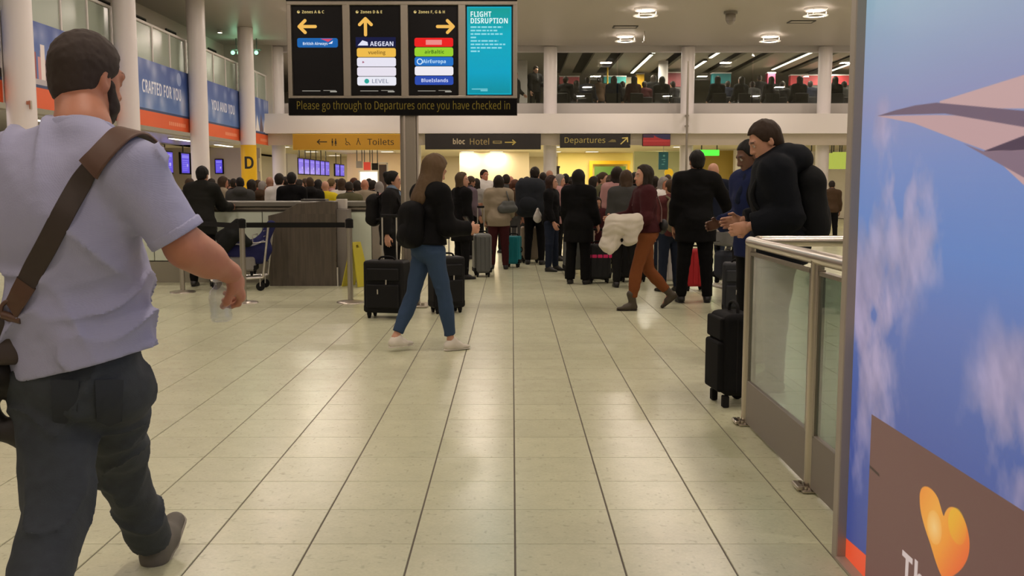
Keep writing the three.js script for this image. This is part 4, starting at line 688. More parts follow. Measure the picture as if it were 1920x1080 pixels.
function netMesh(prims, cell, k = 0.03, o = {}) {
  let lo = [1e9, 1e9, 1e9], hi = [-1e9, -1e9, -1e9];
  for (const p of prims) if (!p.sub) { const b = primBox(p, cell * 2 + k * 0.3); for (let i = 0; i < 3; i++) { lo[i] = Math.min(lo[i], b[i]); hi[i] = Math.max(hi[i], b[i + 3]); } }
  const n = [0, 1, 2].map((i) => Math.ceil((hi[i] - lo[i]) / cell) + 1), [nx, ny, nz] = n, F = new Float32Array(nx * ny * nz).fill(10);
  const id = (i, j, l) => i + nx * (j + ny * l);
  for (const p of prims) {
    const kk = p.k ?? k, b = primBox(p, kk + cell * 2), r = [0, 1, 2].map((i) => [Math.max(0, Math.floor((b[i] - lo[i]) / cell)), Math.min(n[i] - 1, Math.ceil((b[i + 3] - lo[i]) / cell))]);
    for (let l = r[2][0]; l <= r[2][1]; l++) for (let j = r[1][0]; j <= r[1][1]; j++) for (let i = r[0][0]; i <= r[0][1]; i++) {
      const q = id(i, j, l), d = primDist(p, lo[0] + i * cell, lo[1] + j * cell, lo[2] + l * cell), v = F[q];
      if (p.sub) { const h = Math.max(kk - Math.abs(v + d), 0) / kk; F[q] = Math.max(v, -d) + h * h * kk * 0.25; } else { const h = Math.max(kk - Math.abs(v - d), 0) / kk; F[q] = Math.min(v, d) - h * h * kk * 0.25; }
    }
  }
  if (o.cut || o.fold) for (let l = 0; l < nz; l++) for (let j = 0; j < ny; j++) for (let i = 0; i < nx; i++) {
    const q = id(i, j, l), v = F[q]; if (v > 0.12) continue; const x = lo[0] + i * cell, y = lo[1] + j * cell, z = lo[2] + l * cell;
    if (o.fold && Math.abs(v) < 0.06) F[q] += o.fold(x, y, z);
    if (o.cut) for (const [m, c] of o.cut) F[q] = Math.max(F[q], x * m.x + y * m.y + z * m.z - c);
  }
  const P = [], I = [], at2 = new Int32Array(nx * ny * nz).fill(-1), E = [[0, 1], [0, 2], [0, 4], [1, 3], [1, 5], [2, 3], [2, 6], [3, 7], [4, 5], [4, 6], [5, 7], [6, 7]];
  for (let l = 0; l < nz - 1; l++) for (let j = 0; j < ny - 1; j++) for (let i = 0; i < nx - 1; i++) {
    let m = 0; const v = [];
    for (let c = 0; c < 8; c++) { const f = F[id(i + (c & 1), j + ((c >> 1) & 1), l + (c >> 2))]; v.push(f); if (f < 0) m |= 1 << c; }
    if (m === 0 || m === 255) continue;
    let x = 0, y = 0, z = 0, s = 0;
    for (const [a, b] of E) if (((m >> a) & 1) !== ((m >> b) & 1)) { const t = v[a] / (v[a] - v[b]); x += (a & 1) + t * ((b & 1) - (a & 1)); y += ((a >> 1) & 1) + t * (((b >> 1) & 1) - ((a >> 1) & 1)); z += (a >> 2) + t * ((b >> 2) - (a >> 2)); s++; }
    at2[id(i, j, l)] = P.length / 3; P.push(lo[0] + (i + x / s) * cell, lo[1] + (j + y / s) * cell, lo[2] + (l + z / s) * cell);
  }
  const st = [1, nx, nx * ny];
  for (let l = 1; l < nz - 1; l++) for (let j = 1; j < ny - 1; j++) for (let i = 1; i < nx - 1; i++) {
    const q = id(i, j, l), f0 = F[q] < 0;
    for (let a = 0; a < 3; a++) {
      const f1 = F[q + st[a]] < 0; if (f0 === f1) continue;
      const u = st[(a + 1) % 3], w = st[(a + 2) % 3], c = [at2[q], at2[q - u], at2[q - u - w], at2[q - w]];
      if (c.some((e) => e < 0)) continue;
      if (f0) I.push(c[0], c[1], c[2], c[0], c[2], c[3]); else I.push(c[0], c[2], c[1], c[0], c[3], c[2]);
    }
  }
  const g = new THREE.BufferGeometry(); g.setAttribute('position', new THREE.Float32BufferAttribute(P, 3)); g.setIndex(I); g.computeVertexNormals();
  const uv = []; for (let i = 0; i < P.length; i += 3) uv.push((P[i] + P[i + 2]) * 1.0, P[i + 1]); g.setAttribute('uv', new THREE.Float32BufferAttribute(uv, 2));
  return g;
}
function tint(g, fn) { const p = g.attributes.position, c = []; for (let i = 0; i < p.count; i++) c.push(...fn(p.getX(i), p.getY(i), p.getZ(i))); g.setAttribute('color', new THREE.Float32BufferAttribute(c, 3)); return g; }

// skeleton of a 1.75 m figure facing +z; angles in degrees
function skeleton(o = {}) {
  const { lean = 0, side = 0, twist = 0, build = 1, headYaw = 0, headPitch = 0, headRoll = 0, sit = 0 } = o;
  const aL = o.armL || [4, 9, 14, 0], aR = o.armR || [4, 9, 14, 0], lL = o.legL || [0, 3, 2], lR = o.legR || [0, 3, 2];
  const J = { build }, q = new THREE.Quaternion().setFromEuler(new THREE.Euler(lean * D2R, twist * D2R, side * D2R, 'YXZ'));
  J.pelvis = V(0, 0.95, 0); const up = (h, f = 0) => V(0, h, f).applyQuaternion(q).add(J.pelvis);
  J.waist = up(0.13); J.chest = up(0.33, 0.0); J.neck = up(0.5, -0.012); J.cq = q;
  J.pr = V(1, 0, 0); J.pf = V(0, 0, 1); J.cr = V(1, 0, 0).applyQuaternion(q); J.cf = V(0, 0, 1).applyQuaternion(q);
  J.hq = new THREE.Quaternion().setFromEuler(new THREE.Euler(headPitch * D2R, (headYaw + twist) * D2R, headRoll * D2R, 'YXZ'));
  J.head = J.neck.clone().add(V(0, 0.165, 0.02).applyQuaternion(new THREE.Quaternion().setFromEuler(new THREE.Euler((lean * 0.5 + headPitch * 0.45) * D2R, (headYaw * 0.5 + twist) * D2R, headRoll * 0.5 * D2R, 'YXZ'))));
  const s0 = { L: 1, R: -1 };                                 // facing +z, the figure's left is +x
  for (const S of ['L', 'R']) {
    const s = s0[S], A = S === 'L' ? aL : aR, G = S === 'L' ? lL : lR, f = A[0] * D2R, u = A[1] * D2R, e = A[2] * D2R, inn = (A[3] || 0) * D2R;
    J['sh' + S] = V(s * 0.178 * (0.9 + 0.1 * build), 0.455, -0.005).applyQuaternion(q).add(J.pelvis);
    const d1 = V(s * Math.sin(u), -Math.cos(f) * Math.cos(u), Math.sin(f) * Math.cos(u)).normalize().applyQuaternion(new THREE.Quaternion().setFromAxisAngle(V(0, 1, 0), twist * D2R));
    J['el' + S] = J['sh' + S].clone().addScaledVector(d1, 0.29);
    const d2 = V(s * (Math.sin(u) * 0.6 - Math.sin(inn)), -Math.cos(f + e), Math.sin(f + e)).normalize().applyQuaternion(new THREE.Quaternion().setFromAxisAngle(V(0, 1, 0), twist * D2R));
    J['wr' + S] = J['el' + S].clone().addScaledVector(d2, 0.25); J['hd' + S] = d2;
    J['hn' + S] = V(-s, 0, 0).addScaledVector(d2, s * d2.x).normalize();
    J['hip' + S] = V(s * 0.092, 0.9, 0);
    const t = G[0] * D2R, ab = G[1] * D2R, b = G[2] * D2R;
    const d3 = V(s * Math.sin(ab), -Math.cos(t) * Math.cos(ab), Math.sin(t) * Math.cos(ab)).normalize(), d4 = V(s * Math.sin(ab) * 0.7, -Math.cos(t - b), Math.sin(t - b)).normalize();
    J['kn' + S] = J['hip' + S].clone().addScaledVector(d3, 0.42); J['an' + S] = J['kn' + S].clone().addScaledVector(d4, 0.4);
    const fp = (G[3] || 0) * D2R, out = (G[4] ?? 9) * D2R; J['ft' + S] = V(s * Math.sin(out) * Math.cos(fp), Math.sin(fp), Math.cos(out) * Math.cos(fp)).normalize();
  }
  let low = 1e9; for (const S of ['L', 'R']) { const a = J['an' + S], t = J['ft' + S], un = V(0, 1, 0).addScaledVector(t, -t.y).normalize(); for (const k of [-0.06, 0.17]) low = Math.min(low, a.y + t.y * k - un.y * 0.085); }
  if (!sit) for (const key of Object.keys(J)) if (J[key]?.isVector3 && !/^(pr|pf|cr|cf|hd|hn|ft)/.test(key)) J[key].y -= low;
  return J;
}
const lerp = (a, b, t) => a.clone().lerp(b, t);
function torsoPrims(J, f = 0, b = J.build) {
  const cf = J.cf, pf = J.pf;
  return [
    cone(lerp(J.pelvis, J.waist, 0.2), J.waist, 0.150 * b + f, 0.138 * b + f, { flat: [[pf, 0.76]] }),
    cone(J.waist, J.chest, 0.138 * b + f, 0.160 * (0.6 + 0.4 * b) + f, { flat: [[cf, 0.72]] }),
    cone(J.chest, lerp(J.chest, J.neck, 0.45), 0.158 * (0.6 + 0.4 * b) + f, 0.115 + f, { flat: [[cf, 0.74]] }),
    cone(lerp(J.shL, J.shR, 0.08), lerp(J.shL, J.shR, 0.92), 0.062 + f, 0.062 + f, { k: 0.06 }),
    cone(lerp(J.neck, J.head, 0.02).addScaledVector(J.cf, -0.01), J.shL.clone().add(V(0, 0.015, 0)), 0.052 + f, 0.045 + f, { k: 0.05 }), cone(lerp(J.neck, J.head, 0.02).addScaledVector(J.cf, -0.01), J.shR.clone().add(V(0, 0.015, 0)), 0.052 + f, 0.045 + f, { k: 0.05 }),
    ell(lerp(J.pelvis, J.waist, 0.0).addScaledVector(pf, -0.035), [0.155 * b + f, 0.12 + f, 0.115 * b + f], null, { k: 0.06 }),
  ];
}
function armPrims(J, S, f = 0, upTo = 2, b = J.build, flare = 0) {
  const m = 0.7 + 0.3 * b, L = [cone(J['sh' + S], lerp(J['sh' + S], J['el' + S], upTo < 1 ? upTo : 1), 0.058 * m + f, (upTo < 1 ? 0.052 : 0.043) * m + f + flare, { bulge: 0.004 })];
  if (upTo > 1) L.push(cone(J['el' + S], lerp(J['el' + S], J['wr' + S], upTo - 1), 0.044 * m + f, 0.030 * m + f * (f > 0.008 ? 1.05 : 1) + flare, { bulge: 0.005 }));
  return L;
}
function legPrims(J, S, f = 0, b = J.build, end = 1, flare = 0) {
  const h = J['hip' + S], k = J['kn' + S], a = J['an' + S];
  return [cone(h, k, 0.092 * b + f, 0.056 * (0.6 + 0.4 * b) + f), cone(k, lerp(k, a, end), 0.058 * (0.6 + 0.4 * b) + f, 0.038 + f + flare, { bulge: f > 0.012 ? 0 : 0.01 })];
}
function handPrims(J, S, curl = 0.5, s = 1, grip) {
  const w = J['wr' + S], d = J['hd' + S].clone(), n = J['hn' + S].clone(), x = new THREE.Vector3().crossVectors(d, n).multiplyScalar(J['tx' + S] ?? 1), P = [];
  const at3 = (l, a, b) => w.clone().addScaledVector(d, l * s).addScaledVector(x, a * s).addScaledVector(n, b * s);
  P.push(cone(at3(-0.02, 0, 0), at3(0.03, 0, 0), 0.026 * s, 0.028 * s, { flat: [[n, 0.75]] }));
  P.push(cone(at3(0.03, 0.014, 0), at3(0.085, 0.02, 0), 0.025 * s, 0.022 * s, { flat: [[n, 0.6]], k: 0.02 }), cone(at3(0.03, -0.014, 0), at3(0.08, -0.024, 0), 0.025 * s, 0.02 * s, { flat: [[n, 0.6]], k: 0.02 }));
  [[0.030, 0.072, 0.0098], [0.010, 0.080, 0.0100], [-0.011, 0.074, 0.0096], [-0.030, 0.058, 0.0085]].forEach(([off, len, r], i) => {
    let p = at3(0.088 - Math.abs(off) * 0.15, off, 0), ang = curl * 0.5; const seg = [0.45, 0.3, 0.25];
    seg.forEach((q, j) => { const dir = d.clone().multiplyScalar(Math.cos(ang)).addScaledVector(n, Math.sin(ang)).addScaledVector(x, off * 0.8); const e = p.clone().addScaledVector(dir, len * q * s); P.push(cone(p, e, r * s * (1 - j * 0.07), r * s * (0.93 - j * 0.07), { k: 0.005 })); p = e; ang += curl * (0.8 - j * 0.1); });
  });
  let p = at3(0.03, 0.03, 0.006); const t1 = d.clone().multiplyScalar(0.66).addScaledVector(x, 0.6).addScaledVector(n, 0.3 + curl * 0.25).normalize(), t2 = d.clone().multiplyScalar(0.85).addScaledVector(x, 0.2 - curl * 0.3).addScaledVector(n, 0.3 + curl * 0.4).normalize();
  const e1 = p.clone().addScaledVector(t1, 0.042 * s); P.push(cone(p, e1, 0.0125 * s, 0.011 * s, { k: 0.012 }), cone(e1, e1.clone().addScaledVector(t2, 0.034 * s), 0.0108 * s, 0.009 * s, { k: 0.006 }));
  return P;
}
function headPrims(J, o = {}) {
  const H = J.head, q = J.hq, p = (x, y, z) => V(x, y, z).applyQuaternion(q).add(H), s = o.jaw || 1;
  const P = [
    ell(p(0, 0.036, -0.014), [0.075, 0.092, 0.096], q), ell(p(0, -0.03, 0.03), [0.062, 0.084, 0.06], q, { k: 0.03 }), ell(p(0, -0.072, 0.034), [0.047 * s, 0.036, 0.046], q, { k: 0.03 }), ell(p(0, -0.098, 0.062), [0.022, 0.018, 0.018], q, { k: 0.025 }),
    cone(p(-0.04, 0.026, 0.078), p(0.04, 0.026, 0.078), 0.013, 0.013, { k: 0.02 }),
    { ...ell(p(0.031, 0.006, 0.099), [0.017, 0.011, 0.015], q), sub: 1, k: 0.012 }, { ...ell(p(-0.031, 0.006, 0.099), [0.017, 0.011, 0.015], q), sub: 1, k: 0.012 },
    ell(p(0.031, 0.006, 0.078), [0.0135, 0.0125, 0.0125], q, { k: 0.003 }), ell(p(-0.031, 0.006, 0.078), [0.0135, 0.0125, 0.0125], q, { k: 0.003 }),
    cone(p(0, 0.012, 0.089), p(0, -0.03, 0.106), 0.008, 0.0125, { k: 0.012 }), cone(p(-0.012, -0.034, 0.093), p(0.012, -0.034, 0.093), 0.009, 0.009, { k: 0.008 }),
    cone(p(-0.019, -0.061, 0.083), p(0.019, -0.061, 0.083), 0.0075, 0.0075, { k: 0.008 }), cone(p(-0.016, -0.071, 0.082), p(0.016, -0.071, 0.082), 0.0085, 0.0085, { k: 0.008 }),
  ];
  for (const e of [1, -1]) P.push(ell(p(e * 0.079, -0.006, -0.012), [0.012, 0.032, 0.019], q, { k: 0.012 }), { ...ell(p(e * 0.089, -0.003, -0.006), [0.006, 0.018, 0.010], q), sub: 1, k: 0.006 });
  P.push(cone(p(0, -0.05, -0.028), lerp(J.neck, J.head, 0.12), 0.057 * (o.neck || 1), 0.060 * (o.neck || 1), { k: 0.03 }), cone(lerp(J.neck, J.head, 0.15), J.neck.clone().add(V(0, -0.05, 0)), 0.060 * (o.neck || 1), 0.07 * (o.neck || 1), { k: 0.03 }));
  return P;
}
function hairPrims(J, style, puff = 0) { const P = hairBase(J, style); if (puff) for (const p of P) { if (p.c) p.r = p.r.map((r) => r + puff * 0.5); else { p.ra += puff * 0.6; p.rb += puff; } } return P; }
function hairBase(J, style) {
  const H = J.head, q = J.hq, p = (x, y, z) => V(x, y, z).applyQuaternion(q).add(H), P = [];
  if (style === 'bald') return P;
  const ramp = (z) => z < -0.03 ? -0.125 : z < 0.012 ? -0.125 + (z + 0.03) * 1.9 : z < 0.045 ? -0.045 + (z - 0.012) * 0.75 : z < 0.07 ? -0.02 + (z - 0.045) * 2.3 : 0.038 + (z - 0.07) * 0.35;
  const line = { short: 1, crop: 1, thin: 1 }[style] ? (x, y, z) => -y + ramp(z) : (x, y, z) => -y + (-0.14 + Math.max(0, z + 0.03) * 1.85);
  const inf = style === 'crop' ? 0.006 : style === 'short' ? 0.013 : 0.018;
  P.push(ell(p(0, 0.036, -0.014), [0.075 + inf, 0.092 + inf, 0.096 + inf], q, { keep: line }));
  if (style === 'short' || style === 'crop') P.push(ell(p(0, -0.02, -0.05), [0.062 + inf * 0.6, 0.07, 0.052 + inf], q, { keep: (x, y, z) => Math.max(-(y + 0.055), z - 0.03), k: 0.015 }));
  if (style === 'long' || style === 'verylong') {
    const e = style === 'verylong' ? -0.40 : -0.25;
    P.push(cone(p(0, 0.0, -0.05), lerp(p(0, e, -0.085), p(0, e, -0.085).setY(H.y + e), 0.7), 0.085, 0.082, { flat: [[V(0, 0, 1).applyQuaternion(q), 0.62]], k: 0.04 }));
    for (const s of [1, -1]) P.push(cone(p(s * 0.066, 0.02, -0.005), p(s * 0.088, e * 0.88, 0.0), 0.03, 0.04, { k: 0.04 }));
  }
  if (style === 'bob') { P.push(cone(p(0, 0.0, -0.045), p(0, -0.11, -0.05), 0.09, 0.085, { flat: [[V(0, 0, 1).applyQuaternion(q), 0.75]], k: 0.03 })); for (const s of [1, -1]) P.push(cone(p(s * 0.07, 0.02, 0.0), p(s * 0.078, -0.11, 0.01), 0.026, 0.03, { k: 0.03 })); }
  if (style === 'bun') P.push(ell(p(0, 0.09, -0.1), [0.05, 0.045, 0.045], q, { k: 0.02 }));
  if (style === 'tail') P.push(ell(p(0, 0.03, -0.12), [0.03, 0.03, 0.03], q, { k: 0.02 }), cone(p(0, 0.03, -0.13), p(0, -0.2, -0.12), 0.03, 0.022, { k: 0.02 }));
  return P;
}
function shoeGeos(J, S, high, s = 1) {
  const a = J['an' + S], t = J['ft' + S], un = V(0, 1, 0).addScaledVector(t, -t.y).normalize(), sd = new THREE.Vector3().crossVectors(un, t), q = (f, u, x = 0) => a.clone().addScaledVector(t, f).addScaledVector(un, u).addScaledVector(sd, x);
  const flat = { flat: [[un, 0.8]] };
  const up = [cone(q(-0.03, -0.045), q(0.07, -0.05), 0.036 * s, 0.040 * s, { cut: [[un.clone().negate(), -un.dot(q(0, -0.072))]] }), cone(q(0.06, -0.055), q(0.155, -0.064), 0.038 * s, 0.032 * s, { flat: [[un, 0.72]], cut: [[un.clone().negate(), -un.dot(q(0, -0.072))]] }), cone(q(-0.02, -0.04), q(high ? 0.012 : 0.02, high ? 0.11 : -0.002), 0.038 * s, high ? 0.052 * s : 0.042 * s), cone(q(0.0, -0.02), q(0.075, -0.047), 0.043 * s, 0.036 * s)];
  const sole = [cone(q(-0.03, -0.076), q(0.06, -0.076), 0.040 * s, 0.037 * s, { flat: [[un, 0.24]] }), cone(q(0.06, -0.076), q(0.155, -0.076), 0.042 * s, 0.036 * s, { flat: [[un, 0.24]] })];
  return { up, sole };
}
const skinM = {}, clothCache = new Map();
const weave = dataTex(128, (u, v) => { const n = 0.5 + 0.25 * Math.sin(u * 128 * 1.57) * Math.sin(v * 128 * 1.57) + 0.2 * noise3(u * 60, v * 60, 1); return [n, n, n]; }, false, 6);
function cloth(c, rough = 0.85, extra = {}) { const k = c.getHexString() + rough + JSON.stringify(extra); if (!clothCache.has(k)) clothCache.set(k, std(c, rough, { bumpMap: weave, bumpScale: 0.0006, specularIntensity: 0.25, ...extra })); return clothCache.get(k); }
const SK = { fair: rgb(0.48, 0.25, 0.16), tan: rgb(0.34, 0.165, 0.095), brown: rgb(0.12, 0.055, 0.03), ruddy: rgb(0.42, 0.175, 0.10) };
const HA = { black: rgb(0.008, 0.007, 0.006), dark: rgb(0.016, 0.011, 0.007), brown: rgb(0.045, 0.026, 0.013), blond: rgb(0.13, 0.085, 0.035), grey: rgb(0.22, 0.20, 0.18), white: rgb(0.42, 0.39, 0.36), auburn: rgb(0.075, 0.028, 0.014) };
function skinMat(tone) { if (!skinM[tone]) { skinM[tone] = std(rgb(1, 1, 1), 0.55, { vertexColors: true }); } return skinM[tone]; }
function skinTint(g, J, tone, beard) {
  const c = SK[tone], H = J.head, qi = J.hq.clone().invert(), v = V(0, 0, 0);
  return tint(g, (x, y, z) => {
    v.set(x, y, z).sub(H).applyQuaternion(qi); let k = 1, r = 1;
    if (v.length() < 0.16 && v.z > 0.04) {
      if (Math.hypot(Math.abs(v.x) - 0.031, (v.y - 0.006) * 1.3) < 0.0125 && v.z > 0.07) return Math.hypot(Math.abs(v.x) - 0.031, v.y - 0.006) < 0.006 ? [0.02, 0.015, 0.012] : [0.55, 0.52, 0.48];
      if (Math.abs(v.y - 0.03) < 0.006 && Math.abs(Math.abs(v.x) - 0.032) < 0.02) return [c.r * 0.16, c.g * 0.14, c.b * 0.13];
      if (Math.abs(v.y + 0.066) < 0.011 && Math.abs(v.x) < 0.024 && v.z > 0.07) r = 0.72;
    }
    const n = 1 + 0.06 * noise3(x * 30, y * 30, z * 30);
    return [c.r * n * k, c.g * r * n * k, c.b * r * n * k];
  });
}
// geometry of a figure from a skeleton and an outfit; cell sizes in metres
function figureGeos(J, o) {
  const c = o.cell || 0.016, hc = o.headCell || 0.008, G = {}, b = J.build, sl = o.sleeve ?? 1.93, tf = o.topFit ?? 0.02, lf = o.legFit ?? 0.016;
  const body = [...torsoPrims(J, -0.012), ...armPrims(J, 'L', -0.002, 2), ...armPrims(J, 'R', -0.002, 2), ...legPrims(J, 'L', -0.008), ...legPrims(J, 'R', -0.008), cone(J.neck.clone().add(V(0, -0.06, 0)), lerp(J.neck, J.head, 0.3), 0.06, 0.058)];
  for (const S of ['L', 'R']) body.push(cone(J['an' + S], J['an' + S].clone().addScaledVector(J['ft' + S], 0.10).add(V(0, -0.055, 0)), 0.032, 0.014));
  const list = [netMesh(body, c, 0.03), netMesh(headPrims(J, o), hc, 0.02)];
  for (const S of ['L', 'R']) list.push(netMesh(handPrims(J, S, o['curl' + S] ?? 0.5), o.handCell || 0.008, 0.012));
  G.body = mergeGeometries(list);
  // lower garment
  const lowEnd = o.legEnd ?? 1.03;
  const lg = [ell(J.pelvis.clone().addScaledVector(J.pf, -0.03), [0.158 * b + lf * 0.4, 0.13 + lf * 0.5, 0.122 * b + lf * 0.4], null, { k: 0.06 }), cone(J.hipL, J.hipR, 0.105 * b + lf * 0.4, 0.105 * b + lf * 0.4), cone(J.pelvis, J.waist, 0.15 * b + lf * 0.5, 0.145 * b + lf * 0.3, { flat: [[J.pf, 0.78]] })];
  for (const S of ['L', 'R']) { const k = J['kn' + S], a = J['an' + S], d = a.clone().sub(k).normalize(); const e = lerp(k, a, lowEnd); const P = legPrims(J, S, lf, b, 1.16, o.legFlare || 0); P[1].cut = [[d, d.dot(e)]]; P[0].bulge = o.thigh || 0; lg.push(...P); }
  const lfold = o.folds === 0 ? null : (x, y, z) => 0.0045 * (o.folds || 1) * noise3(x * 9, y * 26 + noise3(x * 6, y * 5, z * 6) * 2, z * 9);
  G.trousers = netMesh(lg, c, o.legK ?? 0.018, { fold: lfold, cut: [[J.waist.clone().sub(J.pelvis).normalize(), J.waist.clone().sub(J.pelvis).normalize().dot(lerp(J.pelvis, J.waist, 0.75))]] });
  // upper garment
  const up = torsoPrims(J, tf); const axis = J.neck.clone().sub(J.pelvis).normalize();
  up.push(cone(J.neck.clone().add(V(0, -0.03, 0)), lerp(J.neck, J.head, o.collar ?? 0.12), 0.07 + tf * 0.5, 0.066 + tf * 0.35));
  const hemLow = o.hem ?? -0.08;
  if (hemLow > -0.2) up.push(cone(lerp(J.pelvis, J.waist, 0.3), J.pelvis.clone().addScaledVector(axis, hemLow - 0.1), 0.15 * b + tf, 0.158 * b + tf * 1.3, { flat: [[J.pf, 0.8]] }));
  else { const m = lerp(J.knL, J.knR, 0.5); const low = lerp(J.pelvis, m, Math.min(1.15, -hemLow / 0.45)); up.push(cone(J.pelvis, low.clone().addScaledVector(axis, -0.1), 0.155 * b + tf, 0.185 * b + tf, { flat: [[J.pf, 0.86]] })); for (const S of ['L', 'R']) up.push(cone(J['hip' + S], lerp(J['hip' + S], J['kn' + S], Math.min(1.1, -hemLow / 0.45)), 0.1 * b + tf, 0.085 + tf)); }
  const arms = []; for (const S of ['L', 'R']) { const A = armPrims(J, S, tf, sl > 1 ? Math.min(2, sl + 0.12) : sl + 0.1, b, o.cuff || 0), e = sl > 1 ? lerp(J['el' + S], J['wr' + S], sl - 1) : lerp(J['sh' + S], J['el' + S], sl), d = (sl > 1 ? J['wr' + S].clone().sub(J['el' + S]) : J['el' + S].clone().sub(J['sh' + S])).normalize(); A[A.length - 1].cut = [[d, d.dot(e)]]; arms.push(...A); }
  const tfold = o.folds === 0 ? null : (x, y, z) => 0.006 * (o.folds || 1) * noise3(x * 8 + 5, y * 20 + noise3(x * 5, y * 5, z * 5) * 3, z * 8);
  if (o.hood) { const hq = new THREE.Quaternion().setFromUnitVectors(V(0, 0, 1), J.cf), s = o.hood; up.push(ell(lerp(J.neck, J.head, 0.12).addScaledVector(J.cf, -0.105 * s), [0.135 * s, 0.085 * s, 0.095 * s], hq, { k: 0.03 }), ell(lerp(J.neck, J.head, 0.38).addScaledVector(J.cf, -0.07 * s), [0.12 * s, 0.06 * s, 0.085 * s], hq, { k: 0.03 }), ell(J.neck.clone().addScaledVector(J.cf, -0.02), [0.15 * s, 0.06 * s, 0.12 * s], hq, { k: 0.04 })); }
  if (o.scarf) G.scarf = netMesh([cone(lerp(J.neck, J.head, 0.1), lerp(J.neck, J.head, 0.3), 0.092, 0.085, { flat: [[J.cr, 1.05]] }), cone(J.neck.clone().addScaledVector(J.cf, 0.085).addScaledVector(J.cr, 0.03), J.chest.clone().addScaledVector(J.cf, 0.135), 0.035, 0.04)], c, 0.02, { fold: (x, y, z) => 0.008 * noise3(x * 14, y * 30, z * 14) });
  up.push(...arms);
  G.top = netMesh(up, c, 0.035, { fold: tfold, cut: [[axis.clone().negate(), -axis.dot(J.pelvis.clone().addScaledVector(axis, hemLow))]] });
  const hp = hairPrims(J, o.hairStyle || 'short', o.puff); if (hp.length) G.hair = netMesh(hp, hc, 0.02, { fold: (x, y, z) => 0.004 * noise3(x * 40, y * 12, z * 40) + 0.002 * noise3(x * 90, y * 40, z * 90) });
  G.shoe = ['L', 'R'].map((S) => { const s = shoeGeos(J, S, o.boots, o.shoeScale || 1.05); return [netMesh(s.up, Math.min(c, 0.012), 0.02), netMesh(s.sole, Math.min(c, 0.009), 0.008)]; });
  return G;
}
const figCache = new Map();
function person(o) {
  const key = o.key; let F = key && figCache.get(key);
  if (!F) { const J = o.J || skeleton(o.pose); F = { J, G: figureGeos(J, o.fit || {}) }; if (key) figCache.set(key, F); }
  const { J, G } = F, t = thing('person', o.label, 'person', o.pos, (o.face || 0) * D2R, o.group);
  t.scale.setScalar((o.height || 1.75) / 1.75);
  const bg = G.body.clone(); const body = part('body', skinTint(bg, J, o.skin || 'fair'), skinMat(o.skin || 'fair'), t);
  part(o.topName || 'jacket', G.top, cloth(o.top, o.topRough ?? 0.85), t); part(o.legName || 'trousers', G.trousers, cloth(o.legs, 0.85), t);
  if (G.hair) part('hair', G.hair, std(o.hair || HA.dark, 0.6, { specularIntensity: 0.4 }), t);
  if (G.scarf) part('scarf', G.scarf, cloth(o.scarf || rgb(0.1, 0.1, 0.1)), t);
  for (const [u, s] of G.shoe) { const sh = part('shoe', u, std(o.shoe || rgb(0.012, 0.011, 0.01), 0.5), t); part('sole', s, std(o.sole || rgb(0.01, 0.01, 0.01), 0.7), sh); }
  t.userData.J = undefined; delete t.userData.J;
  return { t, J, G };
}
function inWorld(t, v) { t.updateMatrixWorld(true); return v.clone().applyMatrix4(t.matrixWorld); }
// a backpack on a figure: placed in world space behind its chest
function backpack(fig, o) {
  const { t, J } = fig, b = thing('backpack', o.label, 'backpack', [0, 0, 0], 0, o.group); b.position.copy(t.position); b.rotation.copy(t.rotation); b.scale.copy(t.scale);
  const c = lerp(J.chest, J.waist, o.drop ?? 0.35).addScaledVector(J.cf, -(0.145 + (o.gap || 0.04) + o.d / 2)), q = J.cq || new THREE.Quaternion(), w = o.w / 2, h = o.h / 2, d = o.d / 2;
  const p = (x, y, z) => V(x, y, z).applyQuaternion(q).add(c), fz = J.cf;
  const fo = (x, y, z) => 0.006 * noise3(x * 12, y * 14, z * 12);
  part('main_bag', netMesh([cone(p(-w * 0.45, h * 0.55, 0), p(w * 0.45, h * 0.55, 0), d, d), cone(p(-w * 0.5, -h * 0.5, 0), p(w * 0.5, -h * 0.5, 0), d * 1.1, d * 1.1), cone(p(-w * 0.5, h * 0.5, 0), p(-w * 0.5, -h * 0.6, 0), d, d), cone(p(w * 0.5, h * 0.5, 0), p(w * 0.5, -h * 0.6, 0), d, d), ell(p(0, 0, 0), [w, h, d * 1.05], q)], 0.014, 0.05, { fold: fo }), cloth(o.color, 0.8), b);
  part('front_pocket', netMesh([ell(p(0, -h * 0.35, -d * 0.95), [w * 0.75, h * 0.42, d * 0.45], q)], 0.012, 0.02, { fold: fo }), cloth(o.color, 0.8), b);
  for (const s of [1, -1]) part('strap', tube([p(s * 0.09, h * 0.75, d * 0.9), J.neck.clone().addScaledVector(J.cr, s * 0.115).addScaledVector(J.cf, 0.0).add(V(0, 0.035, 0)), J.chest.clone().addScaledVector(J.cr, s * 0.12).addScaledVector(J.cf, 0.15), lerp(J.chest, J.waist, 0.7).addScaledVector(J.cr, s * 0.15).addScaledVector(J.cf, 0.08), p(s * w * 0.85, -h * 0.6, d * 0.6)].map((v) => [v.x, v.y, v.z]), 0.017, 28, 6), cloth(o.color, 0.8), b);
  part('grab_loop', tube([p(-0.04, h * 0.95, d * 0.6), p(0, h * 1.14, d * 0.6), p(0.04, h * 0.95, d * 0.6)].map((v) => [v.x, v.y, v.z]), 0.008, 12, 6), cloth(o.color, 0.8), b);
  return b;
}
